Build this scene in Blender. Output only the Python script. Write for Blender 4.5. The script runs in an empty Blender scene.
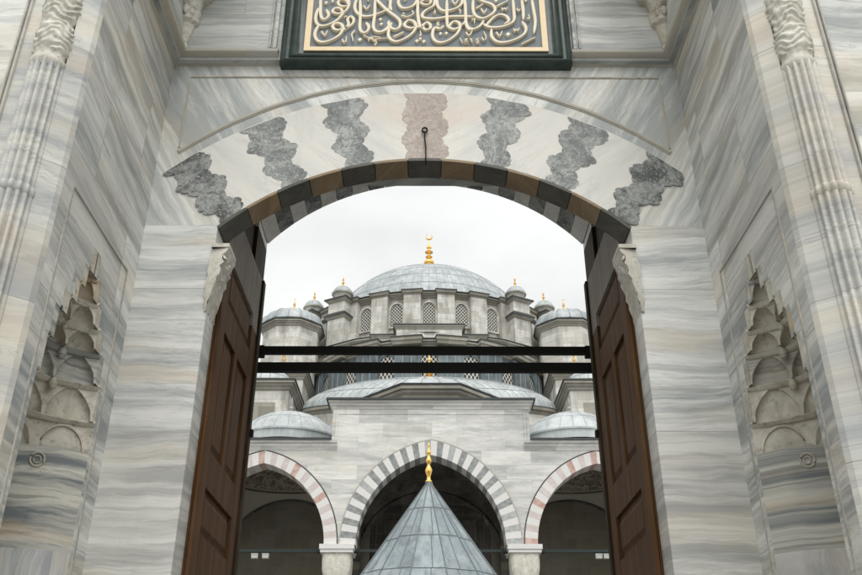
import bpy, bmesh, math, random
from math import sin, cos, pi, sqrt, radians as R, atan2, asin, tan
from mathutils import Vector
random.seed(7)
S = bpy.context.scene
C = S.collection

# ------------------------------------------------------------------ mesh helpers
class MB:
    """collects faces for ONE mesh object"""
    def __init__(s): s.v = []; s.f = []; s.m = []
    def add(s, vs, fs, m=0):
        o = len(s.v); s.v += [tuple(v) for v in vs]
        for f in fs: s.f.append([o+i for i in f]); s.m.append(m)
    def quad(s, a, b, c, d, m=0): s.add([a, b, c, d], [(0, 1, 2, 3)], m)
    def box(s, x0, x1, y0, y1, z0, z1, m=0):
        s.add([(x, y, z) for z in (z0, z1) for y in (y0, y1) for x in (x0, x1)],
              [(0, 2, 3, 1), (4, 5, 7, 6), (0, 1, 5, 4), (2, 6, 7, 3), (0, 4, 6, 2), (1, 3, 7, 5)], m)
    def rbox(s, cx, cy, a, hx, hy, z0, z1, m=0, hx1=None, hy1=None):
        hx1 = hx if hx1 is None else hx1; hy1 = hy if hy1 is None else hy1
        vs = []
        for z, px, py in ((z0, hx, hy), (z1, hx1, hy1)):
            for dx, dy in ((-px, -py), (px, -py), (px, py), (-px, py)):
                vs.append((cx+dx*cos(a)-dy*sin(a), cy+dx*sin(a)+dy*cos(a), z))
        s.add(vs, [(3, 2, 1, 0), (4, 5, 6, 7), (0, 1, 5, 4), (1, 2, 6, 5), (2, 3, 7, 6), (3, 0, 4, 7)], m)
    def prism(s, poly, fn, m=0, caps=True):
        """poly: 2D outline; fn(a, b, t) -> xyz, t = 0 / 1"""
        n = len(poly)
        vs = [fn(a, b, 0) for a, b in poly] + [fn(a, b, 1) for a, b in poly]
        fs = [(i, (i+1) % n, n+(i+1) % n, n+i) for i in range(n)]
        if caps: fs += [tuple(range(n))[::-1], tuple(range(n, 2*n))]
        s.add(vs, fs, m)
    def grid(s, fn, nu, nv, cu=False, m=0, mf=None):
        vs = [fn(i, j) for j in range(nv) for i in range(nu)]
        o = len(s.v); s.v += [tuple(v) for v in vs]
        for j in range(nv-1):
            for i in range(nu if cu else nu-1):
                k = (i+1) % nu
                s.f.append([o+j*nu+i, o+j*nu+k, o+(j+1)*nu+k, o+(j+1)*nu+i]); s.m.append(mf(i, j) if mf else m)
    def lathe(s, prof, n=32, cx=0, cy=0, a0=0, a1=2*pi, m=0, lobes=0, amp=0, tw=0):
        full = abs(a1-a0-2*pi) < 1e-6
        nu = n if full else n+1
        def fn(i, j):
            r, z = prof[j][0], prof[j][1]; a = a0+(a1-a0)*i/n
            if lobes: r *= 1+amp*(abs(cos(lobes*a/2+tw*z))-.5)
            return (cx+r*cos(a), cy+r*sin(a), z)
        s.grid(fn, nu, len(prof), full, m)
    def tube(s, pts, r, n=8, m=0):
        pts = [Vector(p) for p in pts]
        def fr(j):
            d = (pts[min(j+1, len(pts)-1)]-pts[max(j-1, 0)]).normalized()
            up = Vector((0, 0, 1)) if abs(d.z) < .9 else Vector((1, 0, 0))
            a = d.cross(up).normalized(); return a, d.cross(a).normalized()
        def fn(i, j):
            a, b = fr(j); t = 2*pi*i/n; rr = r[j] if isinstance(r, (list, tuple)) else r
            return pts[j]+(a*cos(t)+b*sin(t))*rr
        s.grid(fn, n, len(pts), True, m)
        s.add([fn(i, 0) for i in range(n)], [tuple(range(n))], m)
        s.add([fn(i, len(pts)-1) for i in range(n)], [tuple(range(n))], m)
    def build(s, name, mats, parent=None, smooth=None, at=None, rot=0):
        """links the collected faces as one object. at: the object's own place (faces are then local to it);
        otherwise faces are in world space and are moved into the parent's space."""
        me = bpy.data.meshes.new(name)
        w = WORLD.get(parent.name, Vector((0, 0, 0))) if parent else Vector((0, 0, 0))
        vs = s.v if at is not None else [(a-w.x, b-w.y, c-w.z) for a, b, c in s.v]
        me.from_pydata(vs, [], s.f)
        for mt in (mats if isinstance(mats, (list, tuple)) else [mats]): me.materials.append(mt)
        me.polygons.foreach_set('material_index', s.m)
        bm = bmesh.new(); bm.from_mesh(me)
        bmesh.ops.remove_doubles(bm, verts=bm.verts, dist=1e-5)
        bmesh.ops.recalc_face_normals(bm, faces=bm.faces)
        bm.to_mesh(me); bm.free()
        if smooth:
            me.shade_smooth(); me.set_sharp_from_angle(angle=R(smooth))
        o = bpy.data.objects.new(name, me); C.objects.link(o)
        if parent: o.parent = parent
        WORLD[o.name] = Vector(w)
        if at is not None:
            o.location = Vector(at)-w; o.rotation_euler.z = rot
        return o
WORLD = {}
def empty(name, loc, label, cat, group=None):
    o = bpy.data.objects.new(name, None); C.objects.link(o); o.location = loc
    WORLD[o.name] = Vector(loc); return tag(o, label, cat, group)
def tag(o, label, cat, group=None):
    o['label'] = label; o['category'] = cat
    if group: o['group'] = group
    return o
def copy_part(o, parent, loc, rz):
    """a copy of a part (and its sub-parts) at a world place"""
    c = o.copy(); C.objects.link(c); c.parent = parent
    c.location = Vector(loc)-WORLD.get(parent.name, Vector((0, 0, 0))); c.rotation_euler.z = rz
    for ch in o.children:
        d = ch.copy(); C.objects.link(d); d.parent = c
    return c
def arch_pts(a, h, n, off=0):
    """two-centred pointed arch of half width a and rise h, offset outward by off: points from left springing to right"""
    r = (a*a+h*h)/(2*a); cxr = r-a            # right half is struck from (-cxr... ) on the other side
    t1 = atan2(h, cxr) if cxr > 1e-6 else pi/2
    ro = r+off
    te = math.acos(max(-1, min(1, cxr/ro)))
    right = [(-cxr+ro*cos(te*k/n), ro*sin(te*k/n)) for k in range(n+1)]
    return [(-x, z) for x, z in right]+[p for p in reversed(right[:-1])]

# ------------------------------------------------------------------ material helpers
class NT:
    def __init__(s, name):
        s.mat = bpy.data.materials.new(name); s.mat.use_nodes = True
        s.t = s.mat.node_tree; s.n = s.t.nodes; s.l = s.t.links
        s.b = s.n['Principled BSDF']
        s.pos = s.n.new('ShaderNodeNewGeometry').outputs['Position']
    def node(s, kind, **kw):
        n = s.n.new(kind)
        for k, v in kw.items():
            if k.startswith('i_'):
                key = k[2:]; n.inputs[int(key) if key.isdigit() else key.replace('_', ' ')].default_value = v
            else: setattr(n, k, v)
        return n
    def link(s, a, b): s.l.new(a, b)
    def math(s, op, a, b=None, c=None, clamp=False):
        n = s.n.new('ShaderNodeMath'); n.operation = op; n.use_clamp = clamp
        for i, x in enumerate((a, b, c)):
            if x is None: continue
            if isinstance(x, (int, float)): n.inputs[i].default_value = x
            else: s.link(x, n.inputs[i])
        return n.outputs[0]
    def vmath(s, op, a, b):
        n = s.n.new('ShaderNodeVectorMath'); n.operation = op
        for i, x in enumerate((a, b)):
            if isinstance(x, (tuple, list)): n.inputs[i].default_value = x
            else: s.link(x, n.inputs[i])
        return n.outputs['Value'] if op in ('LENGTH', 'DOT_PRODUCT') else n.outputs[0]
    def mapping(s, vec, scale=(1, 1, 1), rot=(0, 0, 0), loc=(0, 0, 0)):
        n = s.n.new('ShaderNodeMapping'); s.link(vec, n.inputs[0])
        n.inputs['Scale'].default_value = scale; n.inputs['Rotation'].default_value = rot; n.inputs['Location'].default_value = loc
        return n.outputs[0]
    def noise(s, vec, scale, detail=4, rough=.55, dist=0):
        n = s.node('ShaderNodeTexNoise', i_Scale=scale, i_Detail=detail, i_Roughness=rough, i_Distortion=dist)
        s.link(vec, n.inputs['Vector']); return n.outputs['Fac']
    def ramp(s, fac, stops):
        n = s.n.new('ShaderNodeValToRGB'); e = n.color_ramp.elements
        while len(e) < len(stops): e.new(.5)
        for i, (p, c) in enumerate(stops):
            e[i].position = p; e[i].color = (c, c, c, 1) if isinstance(c, (int, float)) else (*c, 1)
        s.link(fac, n.inputs[0]); return n.outputs[0]
    def mix(s, fac, a, b, mode='MIX'):
        n = s.n.new('ShaderNodeMix'); n.data_type = 'RGBA'; n.blend_type = mode
        for i, x in ((0, fac), (6, a), (7, b)):
            if isinstance(x, (int, float)): n.inputs[i].default_value = x
            elif isinstance(x, (tuple, list)): n.inputs[i].default_value = (*x, 1)
            else: s.link(x, n.inputs[i])
        return n.outputs[2]
    def done(s, col, rough=.6, bump=None, bstr=.2, bdist=.01, bevel=0, metallic=0, spec=.4):
        if isinstance(col, (tuple, list)): s.b.inputs['Base Color'].default_value = (*col, 1)
        else: s.link(col, s.b.inputs['Base Color'])
        if isinstance(rough, (int, float)): s.b.inputs['Roughness'].default_value = rough
        else: s.link(rough, s.b.inputs['Roughness'])
        s.b.inputs['Metallic'].default_value = metallic
        s.b.inputs['Specular IOR Level'].default_value = spec
        nrm = None
        if bevel:
            bv = s.node('ShaderNodeBevel', samples=3); bv.inputs['Radius'].default_value = bevel; nrm = bv.outputs[0]
        if bump is not None:
            b = s.node('ShaderNodeBump'); b.inputs['Strength'].default_value = bstr; b.inputs['Distance'].default_value = bdist
            s.link(bump, b.inputs['Height'])
            if nrm is not None: s.link(nrm, b.inputs['Normal'])
            nrm = b.outputs[0]
        if nrm is not None: s.link(nrm, s.b.inputs['Normal'])
        return s.mat

def marble(name, light=(.66, .65, .62), grey=(.36, .375, .385), dark=(.2, .21, .22), tan_=(.60, .50, .36), vein=1.0, stain=.5,
           tilt=0, mirror=False, bw=1.45, bh=.66, seed=0, joints=True, freq=5.5, bevel=.012, upright=False, rough=.42, blocks=1.0, bvar=.20):
    n = NT(name)
    sp = n.n.new('ShaderNodeSeparateXYZ'); n.link(n.pos, sp.inputs[0])
    x = n.math('ABSOLUTE', sp.outputs[0]) if mirror else sp.outputs[0]
    u = n.math('ADD', x, sp.outputs[1])
    cb = n.n.new('ShaderNodeCombineXYZ'); n.link(u, cb.inputs[0]); n.link(sp.outputs[2], cb.inputs[1])
    uv = cb.outputs[0]
    br = n.node('ShaderNodeTexBrick', i_Scale=1.0, i_Mortar_Size=.004, i_Mortar_Smooth=.3, i_Bias=0.0, i_Brick_Width=bw, i_Row_Height=bh, offset=.5)
    br.inputs['Color1'].default_value = (0, 0, 0, 1); br.inputs['Color2'].default_value = (1, 1, 1, 1); br.inputs['Mortar'].default_value = (.5, .5, .5, 1)
    n.link(n.mapping(uv, loc=(seed*.37, seed*.11, 0)), br.inputs['Vector'])
    rnd = n.n.new('ShaderNodeSeparateColor'); n.link(br.outputs['Color'], rnd.inputs[0]); rnd = rnd.outputs[0]
    off = n.n.new('ShaderNodeCombineXYZ'); n.link(n.math('MULTIPLY', rnd, 9*blocks), off.inputs[0]); n.link(n.math('MULTIPLY', rnd, 31*blocks), off.inputs[1])
    off.inputs[2].default_value = seed*3.1
    p = n.vmath('ADD', n.mapping(uv, rot=(0, 0, tilt)), off.outputs[0])
    warp = n.node('ShaderNodeTexNoise', i_Scale=.8, i_Detail=3); n.link(p, warp.inputs['Vector'])
    w = n.vmath('MULTIPLY', n.vmath('SUBTRACT', warp.outputs['Color'], (.5, .5, .5)), (.5, .20, 0))
    warp2 = n.node('ShaderNodeTexNoise', i_Scale=5.0, i_Detail=5); n.link(p, warp2.inputs['Vector'])
    p = n.vmath('ADD', n.vmath('ADD', p, w), n.vmath('MULTIPLY', n.vmath('SUBTRACT', warp2.outputs['Color'], (.5, .5, .5)), (.10, .032, 0)))
    sc = (freq, .42, 1) if upright else (.42, freq, 1)
    sc2 = (freq*2.6, .8, 1) if upright else (.8, freq*2.6, 1)
    a = n.noise(n.mapping(p, scale=sc), 1.0, 8, .68, .15)
    b = n.noise(n.mapping(p, scale=sc2, loc=(4, 9, 2)), 1.0, 6, .65, .5)
    dens = n.ramp(n.noise(n.mapping(p, scale=(.35, .9, 1), loc=(8, 1, 6)), 1.0, 4, .6), [(.36, .4), (.60, 1.2)])
    am = n.math('MULTIPLY', n.ramp(a, [(.41, 0), (.50, .45), (.585, 1)]), dens)
    bm = n.ramp(b, [(.52, 0), (.585, .85), (.63, 1)])
    st = n.noise(n.mapping(p, scale=tuple(q*.6 for q in sc), loc=(17, 3, 5)), 1.0, 3, .5, .2)
    stm = n.ramp(st, [(.52, 0), (.64, stain)])
    cloud = n.noise(uv, 1.3, 5, .6)
    col = n.mix(n.math('MULTIPLY', am, 1.0*vein, None, True), light, grey)
    col = n.mix(n.math('MULTIPLY', bm, .55*vein), col, grey)
    thin = n.math('MULTIPLY', n.ramp(n.math('ABSOLUTE', n.math('SUBTRACT', b, .47)), [(0, 1), (.018, 0)]), n.ramp(cloud, [(.42, 0), (.62, .6*vein)]))
    col = n.mix(thin, col, dark)
    col = n.mix(n.math('MULTIPLY', stm, n.ramp(cloud, [(.35, .25), (.6, 1)])), col, tan_)
    bright = n.math('ADD', n.math('MULTIPLY', rnd, bvar*blocks), 1-bvar*.6*blocks)
    tint = n.math('MULTIPLY', n.ramp(n.math('FRACT', n.math('MULTIPLY', rnd, 7.3)), [(.55, 0), (.9, .34)]), min(1, blocks)*stain)
    col = n.mix(tint, col, tan_)
    bright = n.math('MULTIPLY', bright, n.math('ADD', n.math('MULTIPLY', cloud, .22), .89))
    col = n.mix(1.0, col, bright, 'MULTIPLY')
    grain = n.noise(n.pos, 55, 4, .7)
    dirt = n.noise(n.mapping(n.pos, scale=(3.2, 3.2, 1.1)), 1.0, 6, .7)
    col = n.mix(n.ramp(dirt, [(.56, 0), (.75, .35)]), col, (.38, .375, .35))
    if joints: col = n.mix(n.math('MULTIPLY', br.outputs['Fac'], .5), col, (.22, .21, .19))
    h = n.math('ADD', n.math('MULTIPLY', grain, .35), n.noise(n.pos, 9, 4, .6))
    if joints: h = n.math('SUBTRACT', h, n.math('MULTIPLY', br.outputs['Fac'], .7))
    return n.done(col, n.math('ADD', n.math('MULTIPLY', a, .25), rough-.1), h, .22, .008, bevel)

def mottled(name, c0, c1, c2, scale=6, rough=.55, spots=0, bump=.2, bevel=.006):
    n = NT(name)
    a = n.noise(n.pos, scale, 7, .68, .4); b = n.noise(n.pos, scale*3.7, 5, .7)
    col = n.mix(n.ramp(a, [(.38, 0), (.62, 1)]), c0, c1)
    col = n.mix(n.ramp(b, [(.55, 0), (.72, .8)]), col, c2)
    if spots:
        v = n.node('ShaderNodeTexVoronoi', i_Scale=scale*4.2); n.link(n.pos, v.inputs['Vector'])
        col = n.mix(n.math('MULTIPLY', n.ramp(v.outputs['Distance'], [(.12, 1), (.3, 0)]), n.ramp(a, [(.45, 0), (.6, spots)])), col, (.55, .55, .53))
    return n.done(col, rough, n.math('ADD', a, n.math('MULTIPLY', b, .5)), bump, .01, bevel)

def breccia(name, base, pale, dark, pale_amt=.9):
    """pebbly conglomerate: broad pale and dark patches, angular grains, thin cracks, white specks"""
    n = NT(name)
    big = n.noise(n.pos, 2.6, 8, .72, 1.0); fine = n.noise(n.pos, 70, 4, .7)
    v = n.node('ShaderNodeTexVoronoi', i_Scale=80.0); n.link(n.vmath('ADD', n.pos, n.vmath('MULTIPLY', n.node('ShaderNodeTexNoise', i_Scale=30.0).outputs['Color'], (.02, .02, .02))), v.inputs['Vector'])
    vc = n.n.new('ShaderNodeSeparateColor'); n.link(v.outputs['Color'], vc.inputs[0])
    e = n.node('ShaderNodeTexVoronoi', i_Scale=2.6); e.feature = 'DISTANCE_TO_EDGE'
    wob = n.node('ShaderNodeTexNoise', i_Scale=9.0, i_Detail=4); n.link(n.pos, wob.inputs['Vector'])
    n.link(n.vmath('ADD', n.pos, n.vmath('MULTIPLY', wob.outputs['Color'], (.22, .22, .22))), e.inputs['Vector'])
    col = n.mix(n.ramp(big, [(.46, 0), (.56, pale_amt)]), base, pale)
    med = n.noise(n.pos, 34, 6, .75, .3)
    col = n.mix(n.ramp(med, [(.47, 0), (.62, .55)]), col, dark)
    col = n.mix(n.ramp(vc.outputs[1], [(.90, 0), (.93, .5)]), col, pale)
    col = n.mix(n.ramp(vc.outputs[2], [(.96, 0), (.975, .45)]), col, (.60, .60, .57))
    col = n.mix(n.ramp(e.outputs['Distance'], [(.006, .55), (.02, 0)]), col, dark)
    col = n.mix(n.ramp(big, [(.32, .6), (.42, 0)]), col, dark)
    col = n.mix(1.0, col, n.math('ADD', n.math('MULTIPLY', fine, .6), .7), 'MULTIPLY')
    return n.done(col, .6)

def ashlar(name, c0, c1, c2, bw=1.1, bh=.42, seed=0, mortar=.012, weather=(.2, .19, .17), wamt=.8, cyl=None):
    """weathered coursed stone; cyl = (x, y, radius): courses wrap round that axis"""
    n = NT(name)
    sp = n.n.new('ShaderNodeSeparateXYZ'); n.link(n.pos, sp.inputs[0])
    if cyl:
        ang = n.math('ARCTAN2', n.math('SUBTRACT', sp.outputs[0], cyl[0]), n.math('SUBTRACT', cyl[1], sp.outputs[1]))
        u = n.math('MULTIPLY', ang, cyl[2])
    else: u = n.math('ADD', sp.outputs[0], sp.outputs[1])
    cb = n.n.new('ShaderNodeCombineXYZ'); n.link(u, cb.inputs[0]); n.link(sp.outputs[2], cb.inputs[1])
    br = n.node('ShaderNodeTexBrick', i_Scale=1.0, i_Mortar_Size=mortar, i_Mortar_Smooth=.3, i_Brick_Width=bw, i_Row_Height=bh, offset=.5)
    br.inputs['Color1'].default_value = (0, 0, 0, 1); br.inputs['Color2'].default_value = (1, 1, 1, 1); br.inputs['Mortar'].default_value = (.5,)*3+(1,)
    n.link(n.mapping(cb.outputs[0], loc=(seed*.7, seed*.13, 0)), br.inputs['Vector'])
    col = n.ramp(br.outputs['Color'], [(0, c0), (.5, c1), (1, c2)])
    a = n.noise(n.mapping(n.pos, scale=(1, 1, .45)), .9, 7, .66); b = n.noise(n.mapping(cb.outputs[0], scale=(.6, 4, 1)), 1.0, 5, .6, .4)
    col = n.mix(n.ramp(b, [(.45, 0), (.7, .45)]), col, tuple(q*.72 for q in c1))
    streak = n.noise(n.mapping(n.pos, scale=(1.8, 1.8, .16)), 1.0, 6, .65)
    col = n.mix(n.ramp(streak, [(.5, 0), (.7, wamt*.6)]), col, weather)
    col = n.mix(n.ramp(a, [(.48, 0), (.72, wamt)]), col, weather)
    col = n.mix(n.math('MULTIPLY', br.outputs['Fac'], .45), col, (.2, .19, .17))
    return n.done(col, .8, n.math('SUBTRACT', n.noise(n.pos, 14, 5, .7), n.math('MULTIPLY', br.outputs['Fac'], .6)), .3, .02, 0, 0, .25)

def lead(name, base=(.325, .355, .365), pale=(.45, .475, .475), deep=(.225, .25, .26), scale=.7, rough=.5):
    n = NT(name)
    a = n.noise(n.pos, scale, 7, .65, .3)
    b = n.noise(n.mapping(n.pos, scale=(2.5, 2.5, .5)), scale*1.5, 6, .7)
    v = n.node('ShaderNodeTexVoronoi', i_Scale=scale*1.3); n.link(n.pos, v.inputs['Vector'])
    col = n.mix(n.ramp(a, [(.35, 0), (.65, 1)]), base, pale)
    col = n.mix(n.ramp(b, [(.47, 0), (.68, .9)]), col, deep)
    vc = n.n.new('ShaderNodeSeparateColor'); n.link(v.outputs['Color'], vc.inputs[0])
    col = n.mix(1.0, col, n.math('ADD', n.math('MULTIPLY', vc.outputs[0], .26), .87), 'MULTIPLY')
    return n.done(col, n.math('ADD', n.math('MULTIPLY', a, .25), rough-.12), n.noise(n.pos, 3.5, 4, .6), .25, .05, 0, .15, .4)

def plain(name, c, rough=.6, metallic=0, var=.12, scale=8, bevel=0):
    n = NT(name); a = n.noise(n.pos, scale, 5, .6)
    col = n.mix(1.0, c, n.math('ADD', n.math('MULTIPLY', a, 2*var), 1-var), 'MULTIPLY')
    return n.done(col, rough, a, .12, .01, bevel, metallic)

def wood(name, c0, c1, seed=0, spec=.12):
    n = NT(name)
    p = n.mapping(n.pos, scale=(14, 14, .7), loc=(seed, seed*2, 0))
    a = n.noise(p, 1.0, 7, .65, .8); b = n.noise(n.mapping(n.pos, scale=(60, 60, 1.6)), 1.0, 5, .7)
    w = n.noise(n.pos, 1.4, 5, .6)
    col = n.mix(n.ramp(a, [(.35, 0), (.65, 1)]), c0, c1)
    col = n.mix(n.ramp(b, [(.52, 0), (.7, .7)]), col, tuple(q*.45 for q in c0))
    col = n.mix(n.ramp(w, [(.5, 0), (.75, .4)]), col, (.17, .115, .07))
    return n.done(col, n.math('ADD', n.math('MULTIPLY', w, .3), .5), n.math('ADD', a, b), .3, .006, .008, 0, spec)

# marbles of the gateway
M = {}
M['side'] = marble('veined_marble_side', light=(.76, .76, .72), grey=(.29, .31, .31), dark=(.13, .14, .15), seed=2, freq=5, vein=.95, tilt=R(5), stain=.42, mirror=True)
M['front'] = marble('banded_marble_front', light=(.72, .715, .67), grey=(.27, .29, .285), freq=3.4, vein=.9, bh=.85, bw=2.4, seed=5, stain=.4)
M['jamb'] = marble('banded_marble_jamb', light=(.75, .75, .715), grey=(.27, .29, .295), freq=6.5, vein=.72, bh=1.15, bw=6, seed=9, stain=.42)
M['spandrel'] = marble('slanting_marble', light=(.75, .75, .71), grey=(.36, .38, .375), vein=1.0, freq=4.2, tilt=R(-58), mirror=True, bw=9, bh=3, seed=3, stain=.25, joints=False, blocks=0)
M['arch'] = marble('cream_marble', light=(.72, .70, .64), grey=(.52, .525, .52), dark=(.4, .37, .32), tan_=(.66, .55, .45), freq=1.6, vein=.6, joints=False, seed=11, stain=.7, blocks=0, tilt=R(-40), mirror=True)
M['upper'] = marble('upper_marble', light=(.62, .625, .595), grey=(.27, .29, .29), freq=7, vein=1, bw=6, bh=1.1, seed=21, stain=.12)
M['niche'] = marble('striped_marble', light=(.58, .56, .49), grey=(.155, .175, .18), tan_=(.52, .37, .20), freq=7.5, vein=1.15, bw=8, bh=1.4, seed=31, stain=1.0, joints=False)
M['plinth'] = marble('upright_marble', freq=4.5, upright=True, bw=.9, bh=3, seed=41, stain=.5)
M['colonette'] = marble('colonette_marble', light=(.65, .64, .58), freq=3.2, vein=.9, bw=8, bh=.95, seed=51, stain=.5, bevel=0)
M['carved'] = mottled('carved_marble', (.46, .42, .34), (.64, .61, .53), (.17, .155, .125), 5.5, .7, bump=.35)
M['carved_pale'] = mottled('pale_carved_marble', (.52, .495, .42), (.68, .66, .59), (.24, .225, .185), 6.5, .7, bump=.35)
M['ledge'] = marble('ledge_marble', light=(.52, .505, .45), grey=(.36, .35, .32), freq=9, vein=.8, seed=61, stain=.4, joints=False)
M['line'] = plain('moulding_brown', (.42, .395, .335), .7, 0, .3, 5)
M['joggle'] = breccia('grey_breccia', (.22, .23, .225), (.44, .45, .43), (.09, .097, .095))
M['joggle_dark'] = breccia('dark_breccia', (.105, .11, .108), (.34, .35, .335), (.035, .04, .038), .9)
M['pink'] = breccia('pink_marble', (.44, .375, .33), (.55, .49, .435), (.31, .25, .215))
M['green'] = mottled('dark_green_stone', (.06, .06, .05), (.105, .102, .082), (.03, .031, .027), 5, .45)
M['brown'] = marble('brown_onyx', light=(.34, .245, .14), grey=(.22, .155, .088), dark=(.1, .07, .04), tan_=(.36, .23, .1), freq=14, tilt=R(10), seed=71, stain=.6, joints=False)
M['grey_vous'] = mottled('grey_voussoir', (.52, .51, .48), (.64, .63, .59), (.33, .33, .31), 6, .6)
M['wood'] = wood('walnut_wood', (.060, .028, .011), (.118, .057, .022))
M['wood_dark'] = wood('dark_wood', (.028, .020, .011), (.045, .031, .017), 4, .08)
M['iron'] = plain('black_iron', (.007, .007, .0065), .85)
M['wood_grey'] = wood('weathered_sheen_wood', (.20, .175, .145), (.29, .26, .225), 9)  # weathered tops of the door leaves, with sky sheen painted into the grey
M['frame'] = mottled('green_marble_frame', (.020, .034, .029), (.040, .062, .054), (.008, .014, .013), 6, .35)
M['gilt'] = plain('gilt_paint', (.80, .645, .42), .5, .08, .12, 14)
M['letter'] = plain('letter_gilt', (.86, .77, .60), .55, .03, .1, 14)
M['slate'] = plain('blue_grey_ground', (.20, .225, .245), .65, 0, .12, 5)
# mosque and portico
M['stone'] = ashlar('mosque_stone', (.47, .45, .395), (.60, .58, .53), (.72, .705, .66), 1.1, .5, 3)
M['drum'] = ashlar('drum_stone', (.47, .45, .395), (.59, .57, .52), (.70, .685, .64), 1.2, .5, 8, cyl=(.1, 75, 12))
M['cornice'] = ashlar('cornice_stone', (.25, .235, .195), (.33, .31, .26), (.38, .36, .31), 1.6, .9, 5, wamt=.8)
M['facade'] = marble('facade_marble', light=(.68, .67, .635), grey=(.42, .43, .42), tan_=(.60, .53, .42), bvar=.30, freq=3.2, vein=.85, bw=2.1, bh=.62, seed=81, stain=.28, bevel=0, rough=.6)
M['lead'] = lead('lead_sheet'); M['lead_pale'] = lead('pale_lead', (.39, .42, .425), (.50, .525, .52), (.29, .32, .325))
M['lead_dark'] = lead('blue_lead', (.105, .13, .14), (.185, .215, .222), (.055, .07, .076), .9)
M['seam'] = plain('lead_seam', (.31, .335, .34), .6)
M['seam_dark'] = plain('dark_lead_seam', (.15, .175, .185), .6)
M['fountain_lead'] = lead('fountain_lead', (.21, .25, .268), (.31, .348, .362), (.135, .165, .178), 1.3)
M['edge'] = plain('dark_lead_edge', (.05, .055, .055), .7)
M['gold'] = plain('gold_leaf', (.95, .58, .16), .28, .9, .08)
M['white'] = plain('white_voussoir', (.66, .645, .62), .65)
M['red'] = mottled('red_voussoir', (.44, .27, .225), (.56, .43, .385), (.34, .18, .14), 3, .7)
M['rose'] = mottled('rose_voussoir', (.53, .455, .42), (.60, .555, .53), (.47, .37, .33), 3, .7)
M['ash'] = mottled('ash_voussoir', (.34, .35, .345), (.46, .465, .45), (.2, .21, .21), 4, .7)
M['grey'] = mottled('dark_voussoir', (.19, .20, .195), (.33, .34, .33), (.10, .11, .11), 5, .7)
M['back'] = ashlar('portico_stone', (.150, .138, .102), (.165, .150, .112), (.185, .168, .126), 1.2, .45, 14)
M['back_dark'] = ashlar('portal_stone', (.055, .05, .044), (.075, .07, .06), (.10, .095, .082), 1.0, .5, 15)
M['tie'] = plain('green_tie_rod', (.018, .028, .025), .5, .2)
M['lamp'] = plain('white_lamp_housing', (.45, .45, .42), .5, 0, .1)
M['void'] = plain('dark_glass', (.012, .014, .016), .2)
def lattice_mat():
    n = NT('pierced_lattice')
    g = n.n.new('ShaderNodeTexCoord').outputs['Generated']
    p = n.mapping(g, scale=(4, 1, 7))
    def dots(v):
        f = n.n.new('ShaderNodeVectorMath'); f.operation = 'FRACTION'; n.link(v, f.inputs[0])
        d = n.vmath('MULTIPLY', n.vmath('SUBTRACT', f.outputs[0], (.5, .5, .5)), (1, 0, .95)); return n.vmath('LENGTH', d, (0, 0, 0))
    d = n.math('MINIMUM', dots(p), dots(n.vmath('ADD', p, (.5, 0, .5))))
    col = n.mix(n.ramp(d, [(.26, 0), (.31, 1)]), (.03, .035, .038), (.58, .56, .50))
    return n.done(col, .7)
M['lattice'] = lattice_mat()
def vault_mat():
    n = NT('painted_vault')
    o = n.n.new('ShaderNodeTexCoord').outputs['Object']
    r = n.vmath('LENGTH', n.vmath('MULTIPLY', o, (1, 1, 0)), (0, 0, 0))
    w = n.node('ShaderNodeTexVoronoi', i_Scale=2.6); w.feature = 'DISTANCE_TO_EDGE'
    dist = n.node('ShaderNodeTexNoise', i_Scale=2.2, i_Detail=3); n.link(o, dist.inputs['Vector'])
    n.link(n.vmath('ADD', o, n.vmath('MULTIPLY', dist.outputs['Color'], (1.2, 1.2, 1.2))), w.inputs['Vector'])
    scroll = n.ramp(w.outputs['Distance'], [(.05, 1), (.12, 0)])
    band = n.ramp(n.math('DIVIDE', r, 6.0), [(.30, 0), (.305, 1), (.52, 1), (.525, 0)])
    ring = n.ramp(n.math('DIVIDE', r, 6.0), [(.528, 0), (.53, 1), (.542, 1), (.546, 0)])
    col = n.mix(n.math('MULTIPLY', band, .82), (.34, .325, .27), (.09, .07, .055))
    col = n.mix(n.math('MULTIPLY', scroll, band), col, (.31, .275, .215))
    col = n.mix(ring, col, (.08, .06, .045))
    st = n.noise(n.pos, 1.2, 5, .6)
    col = n.mix(n.ramp(st, [(.5, 0), (.75, .4)]), col, (.27, .25, .20))
    return n.done(col, .85)
M['vault'] = vault_mat()
def paving_mat():
    n = NT('stone_paving')
    br = n.node('ShaderNodeTexBrick', i_Scale=1.0, i_Mortar_Size=.008, i_Brick_Width=1.1, i_Row_Height=.7)
    br.inputs['Color1'].default_value = (.20, .197, .188, 1); br.inputs['Color2'].default_value = (.27, .265, .25, 1); br.inputs['Mortar'].default_value = (.16, .155, .14, 1)
    n.link(n.pos, br.inputs['Vector'])
    a = n.noise(n.pos, .6, 7, .65)
    col = n.mix(n.ramp(a, [(.48, 0), (.75, .5)]), br.outputs['Color'], (.15, .145, .135))
    return n.done(col, .75, n.math('SUBTRACT', a, n.math('MULTIPLY', br.outputs['Fac'], .6)), .3, .02)
M['paving'] = paving_mat()
CLOUD, CLOUD_BACK, SUN_E, EXPO = 11.0, .50, 1.6, 0.0
# ------------------------------------------------------------------ the ground
g = MB(); g.quad((-400, -400, 0), (400, -400, 0), (400, 500, 0), (-400, 500, 0))
g.build('ground', M['paving'])['kind'] = 'structure'

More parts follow.
